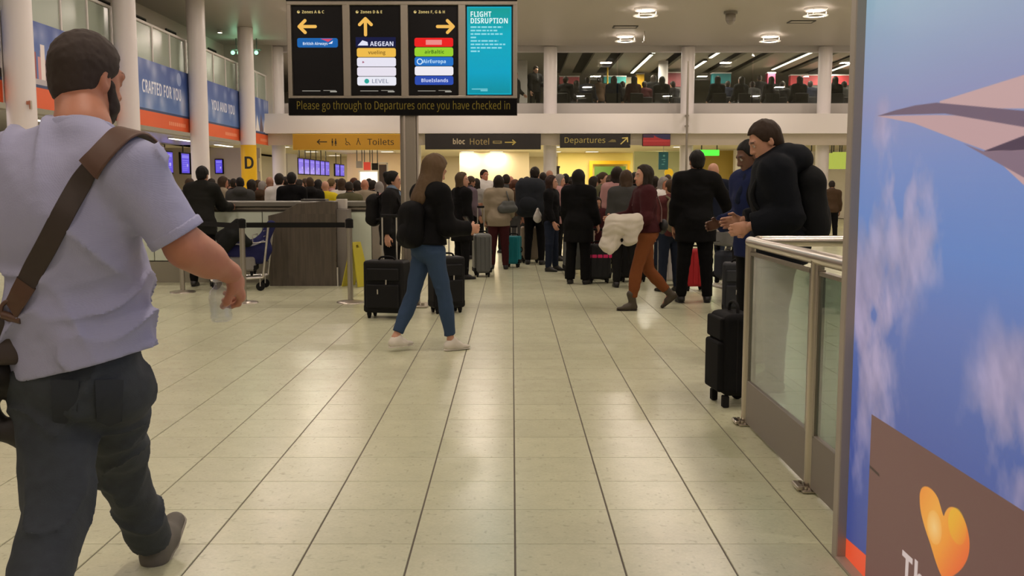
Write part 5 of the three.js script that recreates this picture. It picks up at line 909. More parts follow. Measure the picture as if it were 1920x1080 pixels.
// ---------------------------------------------------------------- the man walking past in the pale blue polo shirt
{
  const base = V(-1.23, 0, -2.75), L = (v) => v.clone().sub(base), p = (x, y, D) => L(at(x, y, D));
  const J = { build: 1.06 };
  J.pelvis = p(152, 690, 2.76); J.waist = p(140, 590, 2.72); J.chest = p(134, 410, 2.68); J.neck = p(154, 256, 2.69);
  J.head = p(166, 151, 2.80); J.cq = new THREE.Quaternion().setFromEuler(new THREE.Euler(0, (180 - 12) * D2R, 0));
  J.hq = new THREE.Quaternion().setFromEuler(new THREE.Euler(6 * D2R, (180 - 25) * D2R, 0, 'YXZ'));
  J.cr = V(-1, 0, 0).applyQuaternion(new THREE.Quaternion().setFromAxisAngle(V(0, 1, 0), -12 * D2R)); J.cf = V(0, 0, -1).applyQuaternion(new THREE.Quaternion().setFromAxisAngle(V(0, 1, 0), -12 * D2R)); J.pr = V(-1, 0, 0); J.pf = V(0, 0, -1);
  J.shR = p(248, 318, 2.60); J.shL = p(12, 308, 2.74); J.elR = p(346, 462, 2.64); J.wrR = p(432, 512, 2.82);
  J.elL = p(-62, 480, 2.72); J.wrL = p(-35, 655, 2.86);
  J.hipR = p(206, 728, 2.80); J.hipL = p(106, 732, 2.76); J.knR = p(222, 868, 3.12); J.anR = p(288, 1022, 3.44);
  J.knL = p(112, 925, 2.66); J.anL = L(V(-1.25, 0.17, -2.30));
  J.hdR = V(0.08, -0.5, -0.66).normalize(); J.hnR = V(-0.9, -0.25, -0.1).normalize(); J.hnR.addScaledVector(J.hdR, -J.hnR.dot(J.hdR)).normalize(); J.txR = -1;
  J.hdL = V(0.0, -0.9, -0.3).normalize(); J.hnL = V(1, 0, 0); J.txL = 1;
  J.ftR = V(0.10, 0.55, -0.83).normalize(); J.ftL = V(-0.05, -0.45, -0.88).normalize();
  const t = thing('person', 'man in pale blue polo shirt and dark jeans walking away', 'person', [base.x, 0, base.z]);
  const b = J.build, hc = 0.005;
  // body
  const body = [...torsoPrims(J, -0.015), ...armPrims(J, 'L', 0, 2), ...armPrims(J, 'R', 0.003, 2), ...legPrims(J, 'L', -0.01), ...legPrims(J, 'R', -0.01)];
  body.push(cone(lerp(J.elR, J.wrR, 0.08), lerp(J.elR, J.wrR, 0.5), 0.052, 0.05, { k: 0.03 }));
  for (const S of ['L', 'R']) body.push(cone(J['an' + S], J['an' + S].clone().addScaledVector(J['ft' + S], 0.09).add(V(0, -0.05, 0)), 0.03, 0.018));
  const geo = mergeGeometries([netMesh(body, 0.009, 0.03), netMesh(headPrims(J, { jaw: 1.15, neck: 1.16 }), hc, 0.02), netMesh(handPrims(J, 'R', 1.05, 1.06), 0.004, 0.012), netMesh(handPrims(J, 'L', 0.6, 1.05), 0.005, 0.012)]);
  part('body', skinTint(geo, J, 'ruddy'), skinMat('ruddy'), t);
  // polo shirt: torso, short sleeves, collar
  const shirt = [...torsoPrims(J, 0.012)];
  const axis = J.neck.clone().sub(J.pelvis).normalize();
  shirt.push(cone(lerp(J.pelvis, J.waist, 0.9), J.pelvis.clone().add(V(0, -0.2, 0)), 0.167 * b, 0.172 * b, { flat: [[J.pf, 0.86]] }));
  shirt.push(ell(lerp(J.waist, J.chest, 0.35).addScaledVector(J.cf, 0.05), [0.175, 0.24, 0.16], null, { k: 0.08 }));
  shirt.push(ell(lerp(J.waist, J.chest, 1.05).addScaledVector(J.cf, -0.02), [0.19, 0.17, 0.125], J.cq, { k: 0.08 }));
  for (const S of ['L', 'R']) { const e = lerp(J['sh' + S], J['el' + S], 0.86), d = J['el' + S].clone().sub(J['sh' + S]).normalize(); shirt.push(cone(J['sh' + S], J['el' + S].clone().addScaledVector(d, 0.05), 0.084, 0.077, { cut: [[d, d.dot(e)]], k: 0.05 })); }
  shirt.push({ ...cone(p(238, 700, 2.60), p(243, 652, 2.62), 0.03, 0.004, {}), sub: 1, k: 0.004 });
  const drape = (x, y, z) => {
    const low = Math.max(0, Math.min(1, (1.25 - y) * 3));                  // pulls and folds of the cloth towards the waist
    const q = noise3(x * 3 + 2, y * 4, z * 3);
    const n1 = noise3(x * 2.4 + y * 1.5, y * 10 - x * 5.5 + q * 2.4, z * 2), r1 = Math.pow(1 - Math.abs(n1), 4);
    const n2 = noise3(x * 7 + y * 3 + 4, y * 2.2 - x * 2, z * 3), r2 = Math.pow(1 - Math.abs(n2), 4);
    return -0.042 * low * (r1 - 0.3) - 0.022 * (r2 - 0.3) * (1 - low * 0.6) + 0.005 * noise3(x * 6 + 3, y * 9 + x * 9, z * 5) + 0.0015 * noise3(x * 30, y * 40, z * 30);
  };
  const hem = at(160, 676, 2.72).y, hemA = p(50, 708, 2.72), hemB = p(272, 655, 2.72), hn = V(-(hemB.y - hemA.y), hemB.x - hemA.x, 0).normalize().negate();
  const shirtGeo = netMesh(shirt, 0.0075, 0.045, { fold: drape, cut: [[hn, hn.dot(hemA)]] });
  const pm = std(rgb(0.335, 0.345, 0.49), 0.9, { bumpMap: weave, bumpScale: 0.0008, sheen: 0.3 });
  const sh = part('polo_shirt', shirtGeo, pm, t);
  const nk = lerp(J.neck, J.head, 0.22), nd = V(0.0, 0.95, -0.22).normalize();
  part('collar', netMesh([cone(nk.clone().addScaledVector(nd, -0.06), nk.clone().addScaledVector(nd, 0.0), 0.098, 0.084, { cut: [[nd, nd.dot(nk) + 0.0]] })], 0.006, 0.01, { fold: (x, y, z) => 0.002 * noise3(x * 20, y * 20, z * 20) }), pm, sh);
  for (const S of ['R']) { const e = lerp(J['sh' + S], J['el' + S], 0.82), d = J['el' + S].clone().sub(J['sh' + S]).normalize(); part('sleeve_band', netMesh([cone(e.clone().addScaledVector(d, -0.03), e.clone().addScaledVector(d, 0.03), 0.0805, 0.079, { cut: [[d, d.dot(e) + 0.014], [d.clone().negate(), -d.dot(e) + 0.014]] })], 0.006, 0.01), pm, sh); }
  // jeans
  const jeans = [ell(J.pelvis.clone().add(V(0, -0.02, 0.03)), [0.168, 0.14, 0.145], null, { k: 0.06 }), cone(J.hipL, J.hipR, 0.125, 0.118), cone(J.pelvis, J.waist, 0.165, 0.155, { flat: [[J.pf, 0.85]] })];
  for (const [S, r0, r1, r2, end] of [['L', 0.120, 0.090, 0.076, 1.0], ['R', 0.110, 0.086, 0.080, 0.95]]) { const k = J['kn' + S], a = J['an' + S], d = a.clone().sub(k).normalize(), e = lerp(k, a, end); jeans.push(cone(J['hip' + S], k, r0, r1), cone(k, lerp(k, a, 1.15), r1, r2, { cut: [[d, d.dot(e)]] })); }
  const jfold = (x, y, z) => { const q = noise3(x * 4, y * 3, z * 4), n1 = noise3(x * 4 + z * 3, y * 10 - x * 5 + q * 3, z * 4), r = Math.pow(1 - Math.abs(n1), 4); return -0.016 * (r - 0.3) + 0.006 * noise3(x * 7, y * 16, z * 7) + 0.003 * noise3(x * 18, y * 34, z * 18); };
  const jg = netMesh(jeans, 0.0085, 0.025, { fold: jfold, cut: [[V(0, 1, 0), hem + 0.06]] });
  const denim = std(rgb(1, 1, 1), 0.9, { vertexColors: true, bumpMap: weave, bumpScale: 0.0012 });
  tint(jg, (x, y, z) => { const n = 0.5 + 0.5 * fbm(x * 7, y * 4, z * 7), w = 0.85 + 0.4 * n + 0.25 * noise3(x * 60, y * 60, z * 60) * 0.5; return [0.030 * w, 0.037 * w, 0.045 * w]; });
  const je = part('jeans', jg, denim, t);
  const seat = (px, py) => { let D = 2.15, v = p(px, py, D); for (let i = 0; i < 120; i++) { const d = sdf(jeans, v.x, v.y, v.z, 0.025); if (d < 0.009) break; D += Math.max(0.003, d * 0.5); v = p(px, py, D); } return v; };
  for (const [x0, x1] of [[95, 148], [178, 232]]) {                              // back pockets, each a sewn-on patch following the seat
    const n = 8, P = [], I = [];
    for (let j = 0; j <= n; j++) for (let i = 0; i <= n; i++) { const u = i / n, w = j / n, sx = x0 + (x1 - x0) * (0.5 + (u - 0.5) * (1 - 0.12 * w)), sy = 712 + w * 78 + (w > 0.8 ? (1 - Math.abs(u - 0.5) * 2) * 10 * (w - 0.8) * 5 : 0); const q = seat(sx, sy); P.push(q.x, q.y, q.z); if (i && j) { const a2 = (j - 1) * (n + 1) + i - 1; I.push(a2, a2 + n + 1, a2 + 1, a2 + 1, a2 + n + 1, a2 + n + 2); } }
    const g = new THREE.BufferGeometry(); g.setAttribute('position', new THREE.Float32BufferAttribute(P, 3)); g.setIndex(I); g.computeVertexNormals(); g.setAttribute('uv', new THREE.Float32BufferAttribute(P.filter((v, i) => i % 3 < 2), 2));
    part('back_pocket', g, std(rgb(0.020, 0.025, 0.032), 0.9), je);
  }
  // hair and beard
  part('hair', netMesh(hairPrims(J, 'short'), hc, 0.02, { fold: (x, y, z) => 0.0022 * noise3(x * 70, y * 70, z * 70) + 0.0012 * noise3(x * 160, y * 160, z * 160) }), std(rgb(0.032, 0.020, 0.013), 0.8), t);
  const hp = (x, y, z) => V(x, y, z).applyQuaternion(J.hq).add(J.head);
  part('beard', netMesh([ell(hp(0, -0.072, 0.036), [0.058, 0.042, 0.054], J.hq, { keep: (x, y, z) => Math.max(y - 0.02 - Math.max(0, 0.02 - z) * 2, -z - 0.04) }), cone(hp(0.066, -0.012, 0.016), hp(0.046, -0.066, 0.034), 0.014, 0.03), cone(hp(-0.066, -0.012, 0.016), hp(-0.046, -0.066, 0.034), 0.014, 0.03), ell(hp(0, -0.1, 0.062), [0.03, 0.022, 0.026], J.hq)], hc, 0.02, { fold: (x, y, z) => 0.002 * noise3(x * 80, y * 80, z * 80) }), std(rgb(0.03, 0.02, 0.014), 0.8), t);
  // shoes
  for (const S of ['L', 'R']) { const s = shoeGeos(J, S, 0, 1.3); const m = part('shoe', netMesh(s.up, 0.008, 0.02), std(rgb(0.13, 0.12, 0.10), 0.8), t); part('sole', netMesh(s.sole, 0.006, 0.008), std(rgb(0.30, 0.27, 0.22), 0.7), m); }

  // satchel: strap over the right shoulder, bag on the left hip
  const s = thing('satchel', 'brown leather satchel slung across the walking man', 'bag', [base.x, 0, base.z]);
  const rest = (px, py, off) => {                                              // lay a strap point on the shirt's back, along z
    for (let y = py; y < py + 80; y += 4) {
      let D = 2.15, v = p(px, y, D), hit = false;
      for (let i = 0; i < 160 && D < 2.9; i++) { const d = sdf(shirt, v.x, v.y, v.z, 0.045) + drape(v.x, v.y, v.z); if (d < off) { hit = true; break; } D += Math.max(0.003, d * 0.5); v = p(px, y, D); }
      if (hit) return v;
    }
    return p(px, py, 2.6);
  };
  function ribbon(pts, w, th) {
    const cu = new THREE.CatmullRomCurve3(pts), n = 40, P = [], I = [];
    for (let i = 0; i <= n; i++) {
      const u = i / n, c = cu.getPoint(u), tg = cu.getTangent(u), eps = 0.004;
      const nr = V(sdf(shirt, c.x + eps, c.y, c.z, 0.045) - sdf(shirt, c.x - eps, c.y, c.z, 0.045), sdf(shirt, c.x, c.y + eps, c.z, 0.045) - sdf(shirt, c.x, c.y - eps, c.z, 0.045), sdf(shirt, c.x, c.y, c.z + eps, 0.045) - sdf(shirt, c.x, c.y, c.z - eps, 0.045)).normalize();
      const sd = new THREE.Vector3().crossVectors(tg, nr).normalize();
      for (const [a, h] of [[-1, 0], [-0.9, 1], [0.9, 1], [1, 0], [0.9, -0.6], [-0.9, -0.6]]) { const q = c.clone().addScaledVector(sd, a * w / 2).addScaledVector(nr, h * th); P.push(q.x, q.y, q.z); }
      if (i) for (let k = 0; k < 6; k++) { const a = (i - 1) * 6 + k, b2 = (i - 1) * 6 + (k + 1) % 6, c2 = i * 6 + k, d2 = i * 6 + (k + 1) % 6; I.push(a, b2, c2, b2, d2, c2); }
    }
    const g = new THREE.BufferGeometry(); g.setAttribute('position', new THREE.Float32BufferAttribute(P, 3)); g.setIndex(I); g.computeVertexNormals(); g.setAttribute('uv', new THREE.Float32BufferAttribute(new Float32Array(P.length / 3 * 2), 2)); return g;
  }
  const brown = std(rgb(0.085, 0.040, 0.022), 0.55), dkBrown = std(rgb(0.036, 0.024, 0.017), 0.7), blk = std(rgb(0.014, 0.011, 0.009), 0.6);
  const top = rest(230, 250, 0.012);
  part('shoulder_pad', ribbon([top.clone().add(V(0.03, -0.03, -0.13)), top.clone().add(V(0.012, 0.006, -0.06)), top, rest(205, 272, 0.012), rest(180, 300, 0.012), rest(166, 318, 0.012)], 0.082, 0.006), brown, s);
  part('webbing_strap', ribbon([rest(178, 300, 0.007), rest(150, 345, 0.007), rest(118, 402, 0.007), rest(88, 460, 0.007), rest(60, 510, 0.007), rest(40, 548, 0.007)], 0.058, 0.003), dkBrown, s);
  part('leather_tab', ribbon([rest(50, 530, 0.012), rest(36, 555, 0.012), rest(22, 580, 0.014)], 0.062, 0.006), brown, s);
  const q = (x, y, D) => p(x, y, D);
  part('bag_body', netMesh([cone(q(-20, 700, 2.62), q(45, 700, 2.72), 0.045, 0.045), cone(q(-30, 640, 2.66), q(20, 640, 2.68), 0.05, 0.05), cone(q(-18, 800, 2.70), q(52, 818, 2.72), 0.036, 0.03), cone(q(20, 690, 2.7), q(60, 838, 2.72), 0.04, 0.022), cone(q(-30, 640, 2.66), q(-30, 800, 2.7), 0.05, 0.035)], 0.008, 0.04, { fold: (x, y, z) => 0.005 * noise3(x * 20, y * 16, z * 20) }), blk, s);
  part('flap', netMesh([cone(q(-30, 610, 2.62), q(22, 612, 2.63), 0.045, 0.04), cone(q(-30, 660, 2.60), q(26, 665, 2.62), 0.035, 0.03)], 0.008, 0.03, { fold: (x, y, z) => 0.006 * noise3(x * 24, y * 20, z * 24) }), dkBrown, s);
  part('buckle', [rod([q(5, 590, 2.57).x, q(5, 590, 2.57).y, q(5, 590, 2.57).z], [q(40, 600, 2.57).x, q(40, 600, 2.57).y, q(40, 600, 2.57).z], 0.012, 10), new THREE.TorusGeometry(0.026, 0.006, 8, 20).translate(q(20, 582, 2.57).x, q(20, 582, 2.57).y, q(20, 582, 2.57).z)], std(rgb(0.10, 0.05, 0.03), 0.4), s);

  // water bottle held by its neck
  const w = at(416, 603, 2.86);
  const bt = thing('water_bottle', 'clear plastic water bottle held in the walking man\'s hand', 'bottle', [w.x, w.y, w.z]);
  bt.rotation.z = 0.06;
  const pet = new THREE.MeshPhysicalMaterial({ transmission: 0.9, thickness: 0, roughness: 0.1, ior: 1.6 }); pet.color = rgb(0.9, 0.92, 0.92);
  part('bottle', lathe([[0.0, 0.004], [0.024, 0.0], [0.031, 0.006], [0.0325, 0.02], [0.030, 0.028], [0.0325, 0.036], [0.0305, 0.046], [0.0325, 0.056], [0.0325, 0.075], [0.026, 0.095], [0.013, 0.108], [0.0125, 0.122]], 28), pet, bt);
  part('cap', lathe([[0.0, 0.136], [0.014, 0.136], [0.0148, 0.134], [0.0148, 0.121], [0.0125, 0.12]], 24), std(rgb(0.6, 0.6, 0.6), 0.4), bt);
}
// ---------------------------------------------------------------- the travellers one can tell apart
const K = { black: rgb(0.0042, 0.0042, 0.0046), dark: rgb(0.010, 0.0095, 0.0095), navy: rgb(0.008, 0.011, 0.022), grey: rgb(0.05, 0.05, 0.048), ltgrey: rgb(0.26, 0.25, 0.23), beige: rgb(0.27, 0.225, 0.16), white: rgb(0.62, 0.60, 0.57), burg: rgb(0.045, 0.010, 0.012), rust: rgb(0.165, 0.055, 0.018), jean: rgb(0.035, 0.062, 0.115), djean: rgb(0.016, 0.022, 0.040), pink: rgb(0.40, 0.22, 0.21), red: rgb(0.32, 0.012, 0.016), olive: rgb(0.09, 0.085, 0.045), brown: rgb(0.06, 0.036, 0.02), blue: rgb(0.03, 0.06, 0.22), mauve: rgb(0.12, 0.09, 0.11), yellow: rgb(0.6, 0.48, 0.02) };
const spotD = (px, D) => { const p = at(px, 347, D); return [p.x, 0, -D]; };
const tall = (py, D) => at(960, py, D).y - 0.012;
const world = (f, v) => { const w = inWorld(f.t, v); return [w.x, w.y, w.z]; };

// woman in jeans looking at her phone
{
  const D = 8.05, f = person({ label: 'woman with long hair, black jacket, blue jeans and white shoes', pos: spotD(802, D), face: 124, height: tall(285, D), skin: 'fair', hair: rgb(0.085, 0.052, 0.024), top: K.black, legs: K.jean, legName: 'jeans', shoe: rgb(0.62, 0.58, 0.50), sole: rgb(0.6, 0.56, 0.48),
    pose: { lean: 4, headPitch: 20, headYaw: 2, armL: [12, 8, 72, 16], armR: [8, 10, 78, 14], legR: [14, 2, 6, 0, 6], legL: [-15, 2, 10, 0, 6] },
    fit: { cell: 0.012, headCell: 0.006, handCell: 0.006, hairStyle: 'long', puff: 0.02, topFit: 0.034, hem: 0.015, legFit: 0.006, legEnd: 0.86, curlL: 0.9, curlR: 0.9 } });
  part('shirt', netMesh([cone(lerp(f.J.pelvis, f.J.waist, 0.4), f.J.pelvis.clone().add(V(0, -0.12, 0)), 0.168, 0.178, { flat: [[f.J.pf, 0.82]], cut: [[V(0, -1, 0), -f.J.pelvis.y + 0.035]] })], 0.01, 0.02, { fold: (x, y, z) => 0.006 * noise3(x * 14, y * 10, z * 14) }), cloth(K.white), f.t);
  backpack(f, { w: 0.3, h: 0.42, d: 0.14, color: K.black, label: 'black backpack worn by the woman in blue jeans', gap: -0.03, drop: 0.75 });
  const h = inWorld(f.t, lerp(f.J.wrL, f.J.wrR, 0.5).addScaledVector(f.J.hdL, 0.1));
  const ph = thing('phone', 'dark phone in the hands of the woman in jeans', 'phone', [h.x, h.y + 0.03, h.z], 124 * D2R);
  part('case', box(0.075, 0.15, 0.009, 0, 0.02, 0, 0.004).rotateX(-0.6), M.dark, ph); part('screen', box(0.068, 0.14, 0.002, 0, 0.02, -0.0055).rotateX(-0.6), std(rgb(0.08, 0.09, 0.1), 0.15), ph);
}
{ // person behind the board pole
  const D = 11.9, f = person({ label: 'dark-haired traveller in black coat behind the board pole', pos: spotD(734, D), face: 80, height: tall(320, D), hair: HA.black, top: K.dark, legs: K.black, pose: { lean: 2, headYaw: 15, armL: [5, 8, 30], armR: [-5, 10, 10] }, fit: { cell: 0.016, headCell: 0.008, hairStyle: 'bun', topFit: 0.03, hem: -0.22, scarf: 1 }, scarf: rgb(0.16, 0.22, 0.30) });
  backpack(f, { w: 0.3, h: 0.44, d: 0.16, color: K.dark, label: 'dark backpack on the traveller behind the board pole' });
}
person({ label: 'woman with light brown hair in a long black coat', pos: spotD(866, 14.3), face: 120, height: tall(322, 14.3), hair: rgb(0.07, 0.045, 0.022), top: K.black, legs: K.black, shoe: K.black, pose: { headYaw: -40, armL: [6, 6, 30], armR: [0, 6, 12] }, fit: { cell: 0.016, hairStyle: 'long', topFit: 0.03, hem: -0.32, boots: 1 } });
{
  const D = 15.95, f = person({ label: 'woman seen from behind in beige coat and burgundy trousers', pos: spotD(935, D), face: 186, height: tall(328, D), hair: HA.dark, top: K.beige, legs: K.burg, shoe: K.dark, pose: { build: 1.06, armL: [10, 8, 20], armR: [12, 10, 45], legL: [4, 3, 2] }, fit: { cell: 0.016, hairStyle: 'bob', topFit: 0.04, hem: -0.14, boots: 1, legFit: 0.02 } });
  const s = thing('shoulder_bag', 'dark grey leather bag on the beige coat', 'bag', [0, 0, 0]); s.position.copy(f.t.position); s.rotation.copy(f.t.rotation); s.scale.copy(f.t.scale);
  const m = std(rgb(0.06, 0.065, 0.06), 0.5), J = f.J, b = V(-0.14, 1.14, -0.16);
  part('bag', netMesh([cone(b.clone().add(V(-0.12, 0, 0.02)), b.clone().add(V(0.1, 0, -0.01)), 0.08, 0.08, { flat: [[V(0, 0, 1), 0.6]] }), cone(b.clone().add(V(-0.1, 0.1, 0.02)), b.clone().add(V(0.05, 0.1, -0.01)), 0.05, 0.05, { flat: [[V(0, 0, 1), 0.5]] })], 0.014, 0.04, { fold: (x, y, z) => 0.006 * noise3(x * 14, y * 14, z * 14) }), m, s);
  part('strap', tube([[-0.21, 1.18, -0.13], [-0.15, 1.38, -0.17], [-0.135, 1.475, -0.05], [-0.15, 1.38, 0.13], [-0.22, 1.2, 0.02]], 0.013, 24, 6), m, s);
}
{
  const D = 15.6;
  person({ label: 'dark-haired woman in black jacket facing the queue', pos: spotD(1034, D), face: 70, height: tall(328, D), hair: rgb(0.03, 0.014, 0.009), top: K.black, legs: K.djean, pose: { headYaw: 8, armL: [8, 8, 50], armR: [4, 8, 22], legL: [4, 3, 2] }, fit: { cell: 0.016, hairStyle: 'long', topFit: 0.028, hem: -0.1 } });
  const b = thing('carrier_bag', 'white plastic carrier bag beside the beige suitcase', 'bag', [0.42, 0.8, -15.75]);
  part('sack', netMesh([ell(V(0, 0.07, 0), [0.075, 0.09, 0.05]), cone(V(0, 0.12, 0), V(0, 0.2, 0), 0.03, 0.02)], 0.012, 0.03, { fold: (x, y, z) => 0.008 * noise3(x * 26, y * 26, z * 26) }), std(rgb(0.5, 0.48, 0.44), 0.4), b);
}
person({ label: 'woman with very long black hair in black coat', pos: spotD(1085, 13.55), face: 158, height: tall(317, 13.55), hair: HA.black, top: K.black, legs: K.black, shoe: K.black, pose: { headYaw: -12, armL: [8, 8, 20], armR: [6, 10, 26] }, fit: { cell: 0.016, hairStyle: 'verylong', topFit: 0.04, hem: -0.3, legFlare: 0.02, legFit: 0.022 } });
{ // the woman walking with the white coat over her arm
  const D = 10.75, f = person({ label: 'woman in burgundy jumper and rust trousers walking with a coat', pos: spotD(1212, D), face: -88, height: tall(305, D), hair: HA.dark, top: K.burg, topName: 'jumper', legs: K.rust, shoe: rgb(0.045, 0.033, 0.018), sole: rgb(0.03, 0.022, 0.014),
    pose: { lean: 3, twist: 6, headYaw: 6, armL: [10, 14, 58, 6], armR: [22, 8, 62, 20], legL: [17, 1, 10, 0, 4], legR: [-8, 1, 34, -38, 4] }, fit: { cell: 0.012, headCell: 0.007, hairStyle: 'bob', topFit: 0.03, hem: 0.0, boots: 1, legFit: 0.012, legEnd: 0.82, curlL: 1 } });
  const c = thing('puffer_coat', 'white quilted coat carried over the walking woman\'s arm', 'coat', [0, 0, 0]); c.position.copy(f.t.position); c.rotation.copy(f.t.rotation); c.scale.copy(f.t.scale);
  const w = f.J.wrL, x = f.J.elL, fo = (px, py, pz) => 0.004 * Math.sin(py * 75 + px * 9 + 5 * noise3(px * 7, py * 7, pz * 7)) + 0.022 * noise3(px * 9, py * 9, pz * 9);
  part('folded_body', netMesh([cone(lerp(x, w, 0.5).add(V(0.05, 0.03, 0.02)), w.clone().add(V(-0.02, 0.03, 0.14)), 0.085, 0.095), cone(w.clone().add(V(0.02, 0.0, 0.1)), w.clone().add(V(0.02, -0.24, 0.2)), 0.09, 0.085), cone(lerp(x, w, 0.6).add(V(0.06, 0, 0.02)), lerp(x, w, 0.6).add(V(0.07, -0.18, 0.06)), 0.085, 0.09), cone(w.clone().add(V(0, 0.1, 0.16)), w.clone().add(V(0, -0.18, 0.26)), 0.06, 0.07)], 0.012, 0.06, { fold: fo }), std(rgb(0.52, 0.48, 0.40), 0.8), c);
  part('hanging_sleeve', netMesh([cone(w.clone().add(V(0.06, -0.1, 0.14)), w.clone().add(V(0.08, -0.3, 0.2)), 0.05, 0.045)], 0.012, 0.03, { fold: fo }), std(rgb(0.52, 0.48, 0.40), 0.8), c);
  const g = thing('crossbody_bag', 'black crossbody bag behind the rust trousers', 'bag', [0, 0, 0]); g.position.copy(f.t.position); g.rotation.copy(f.t.rotation); g.scale.copy(f.t.scale);
  part('bag', netMesh([cone(V(0.08, 1.02, -0.2), V(-0.05, 0.98, -0.21), 0.075, 0.075, { flat: [[V(0, 0, 1), 0.7]] })], 0.014, 0.03), std(K.black, 0.6), g);
  part('strap', tube([[0.14, 1.06, -0.16], [0.06, 1.25, -0.165], [-0.08, 1.46, -0.07], [-0.12, 1.43, 0.06], [-0.02, 1.25, 0.165]], 0.009, 28, 6), std(rgb(0.12, 0.06, 0.05), 0.6), g);
}
person({ label: 'man in a long black coat gripping a luggage trolley', pos: spotD(1306, 11.35), face: 176, height: tall(280, 11.35), skin: 'tan', hair: HA.black, top: K.black, legs: K.black, shoe: K.black, pose: { build: 1.02, headYaw: 10, armR: [24, 34, 22, 0], armL: [4, 8, 12], legL: [2, 5, 2], legR: [4, 5, 2] }, fit: { cell: 0.013, headCell: 0.007, hairStyle: 'short', topFit: 0.036, hem: -0.24, legFit: 0.02, curlR: 1.1 } });
{
  const D = 12.6, f = person({ label: 'traveller wearing a tall olive backpack beside the long black coat', pos: spotD(1258, D), face: 200, height: tall(335, D), hair: HA.brown, top: rgb(0.10, 0.03, 0.03), legs: K.djean, pose: {}, fit: { cell: 0.018, hairStyle: 'short' } });
  backpack(f, { w: 0.34, h: 0.6, d: 0.2, color: rgb(0.15, 0.125, 0.08), label: 'tall olive hiking backpack with red lid', gap: 0.02 });
}
person({ label: 'bald man in navy jacket beyond the long black coat', pos: spotD(1337, 14.2), face: 165, height: tall(304, 14.2), skin: 'fair', top: K.navy, legs: K.djean, pose: { build: 1.1, headYaw: -20 }, fit: { cell: 0.018, hairStyle: 'bald', topFit: 0.03 } });
{ // two men by the barrier
  const D = 6.5, f = person({ label: 'man in hooded navy jacket looking down beside the barrier', pos: spotD(1462, D), face: -98, height: tall(228, D) + 0.03, skin: 'fair', hair: rgb(0.028, 0.016, 0.009), top: rgb(0.005, 0.0065, 0.0095), legs: K.djean, shoe: K.black, pose: { build: 1.1, lean: 6, headPitch: 26, headYaw: 10, armL: [-16, 8, 92, 14], armR: [-14, 8, 96, 14], legL: [2, 3, 2] }, fit: { cell: 0.011, headCell: 0.006, handCell: 0.006, hairStyle: 'short', topFit: 0.045, hem: -0.14, hood: 1.25, curlL: 0.9 } });
  backpack(f, { w: 0.34, h: 0.52, d: 0.17, color: rgb(0.008, 0.009, 0.010), label: 'dark backpack worn by the man in hooded navy jacket', gap: -0.01, drop: 0.5 });
  const D2 = 7.6;
  person({ label: 'dark-skinned man in blue jacket facing down behind the hooded man', pos: spotD(1420, D2), face: -70, height: tall(262, D2) + 0.02, skin: 'brown', hair: HA.black, top: rgb(0.010, 0.016, 0.06), legs: K.black, pose: { headPitch: 22, headYaw: -10, lean: 4, armL: [-10, 6, 96, 10], armR: [-10, 8, 90, 10] }, fit: { cell: 0.014, headCell: 0.007, hairStyle: 'crop', topFit: 0.04, hem: -0.12, scarf: 1 }, scarf: rgb(0.008, 0.012, 0.03) });
}
person({ label: 'man in black suit leaning on the pale counter', pos: spotD(374, 13.2), face: 172, height: tall(313, 13.25) + 0.03, skin: 'tan', hair: HA.black, top: rgb(0.013, 0.013, 0.011), legs: K.black, pose: { lean: 9, build: 1.05, headPitch: 8, armR: [34, 10, 52, 0], armL: [26, 6, 50, 14], legL: [2, 4, 2], legR: [6, 4, 4] }, fit: { cell: 0.015, hairStyle: 'short', topFit: 0.036, hem: -0.2 } });

// jacket and bag on the trolley by the counter
{
  const b = thing('holdall', 'navy blue holdall on the luggage trolley', 'bag', [-3.58, 0.5, -12.83], 0.1);
  part('bag', netMesh([cone(V(-0.2, 0.02, 0), V(0.22, 0.06, 0), 0.13, 0.14), cone(V(0.2, 0.1, 0), V(0.36, 0.36, 0), 0.09, 0.06), cone(V(-0.1, -0.1, 0), V(0.2, -0.06, 0), 0.1, 0.1)], 0.014, 0.06, { fold: (x, y, z) => 0.014 * noise3(x * 10, y * 10, z * 10) }), cloth(rgb(0.02, 0.022, 0.09), 0.7), b);
  part('strap', tube([[-0.25, 0.05, 0.1], [-0.1, 0.12, 0.16], [0.1, 0.1, 0.17], [0.28, 0.16, 0.12]], 0.012, 20, 6), cloth(rgb(0.3, 0.3, 0.34)), b);
  const j = thing('black_jacket', 'black jacket thrown over the navy holdall', 'jacket', [-3.66, 0.62, -12.73], 0.1);
  part('cloth', netMesh([cone(V(-0.16, 0.08, 0.0), V(0.02, 0.28, 0), 0.11, 0.055), cone(V(-0.2, -0.1, 0.1), V(-0.05, 0.1, 0.08), 0.09, 0.1), cone(V(0.0, 0.2, 0.04), V(0.16, 0.02, 0.1), 0.06, 0.07)], 0.013, 0.06, { fold: (x, y, z) => 0.016 * noise3(x * 12, y * 9, z * 12) }), cloth(rgb(0.010, 0.011, 0.010), 0.8), j);
  suitcase({ w: 0.5, h: 0.2, d: 0.34, color: rgb(0.22, 0.21, 0.19), rough: 0.4, label: 'grey flight case lying on the luggage trolley', pos: [-3.68, 0.19, -12.85], turn: 0.1 });
}
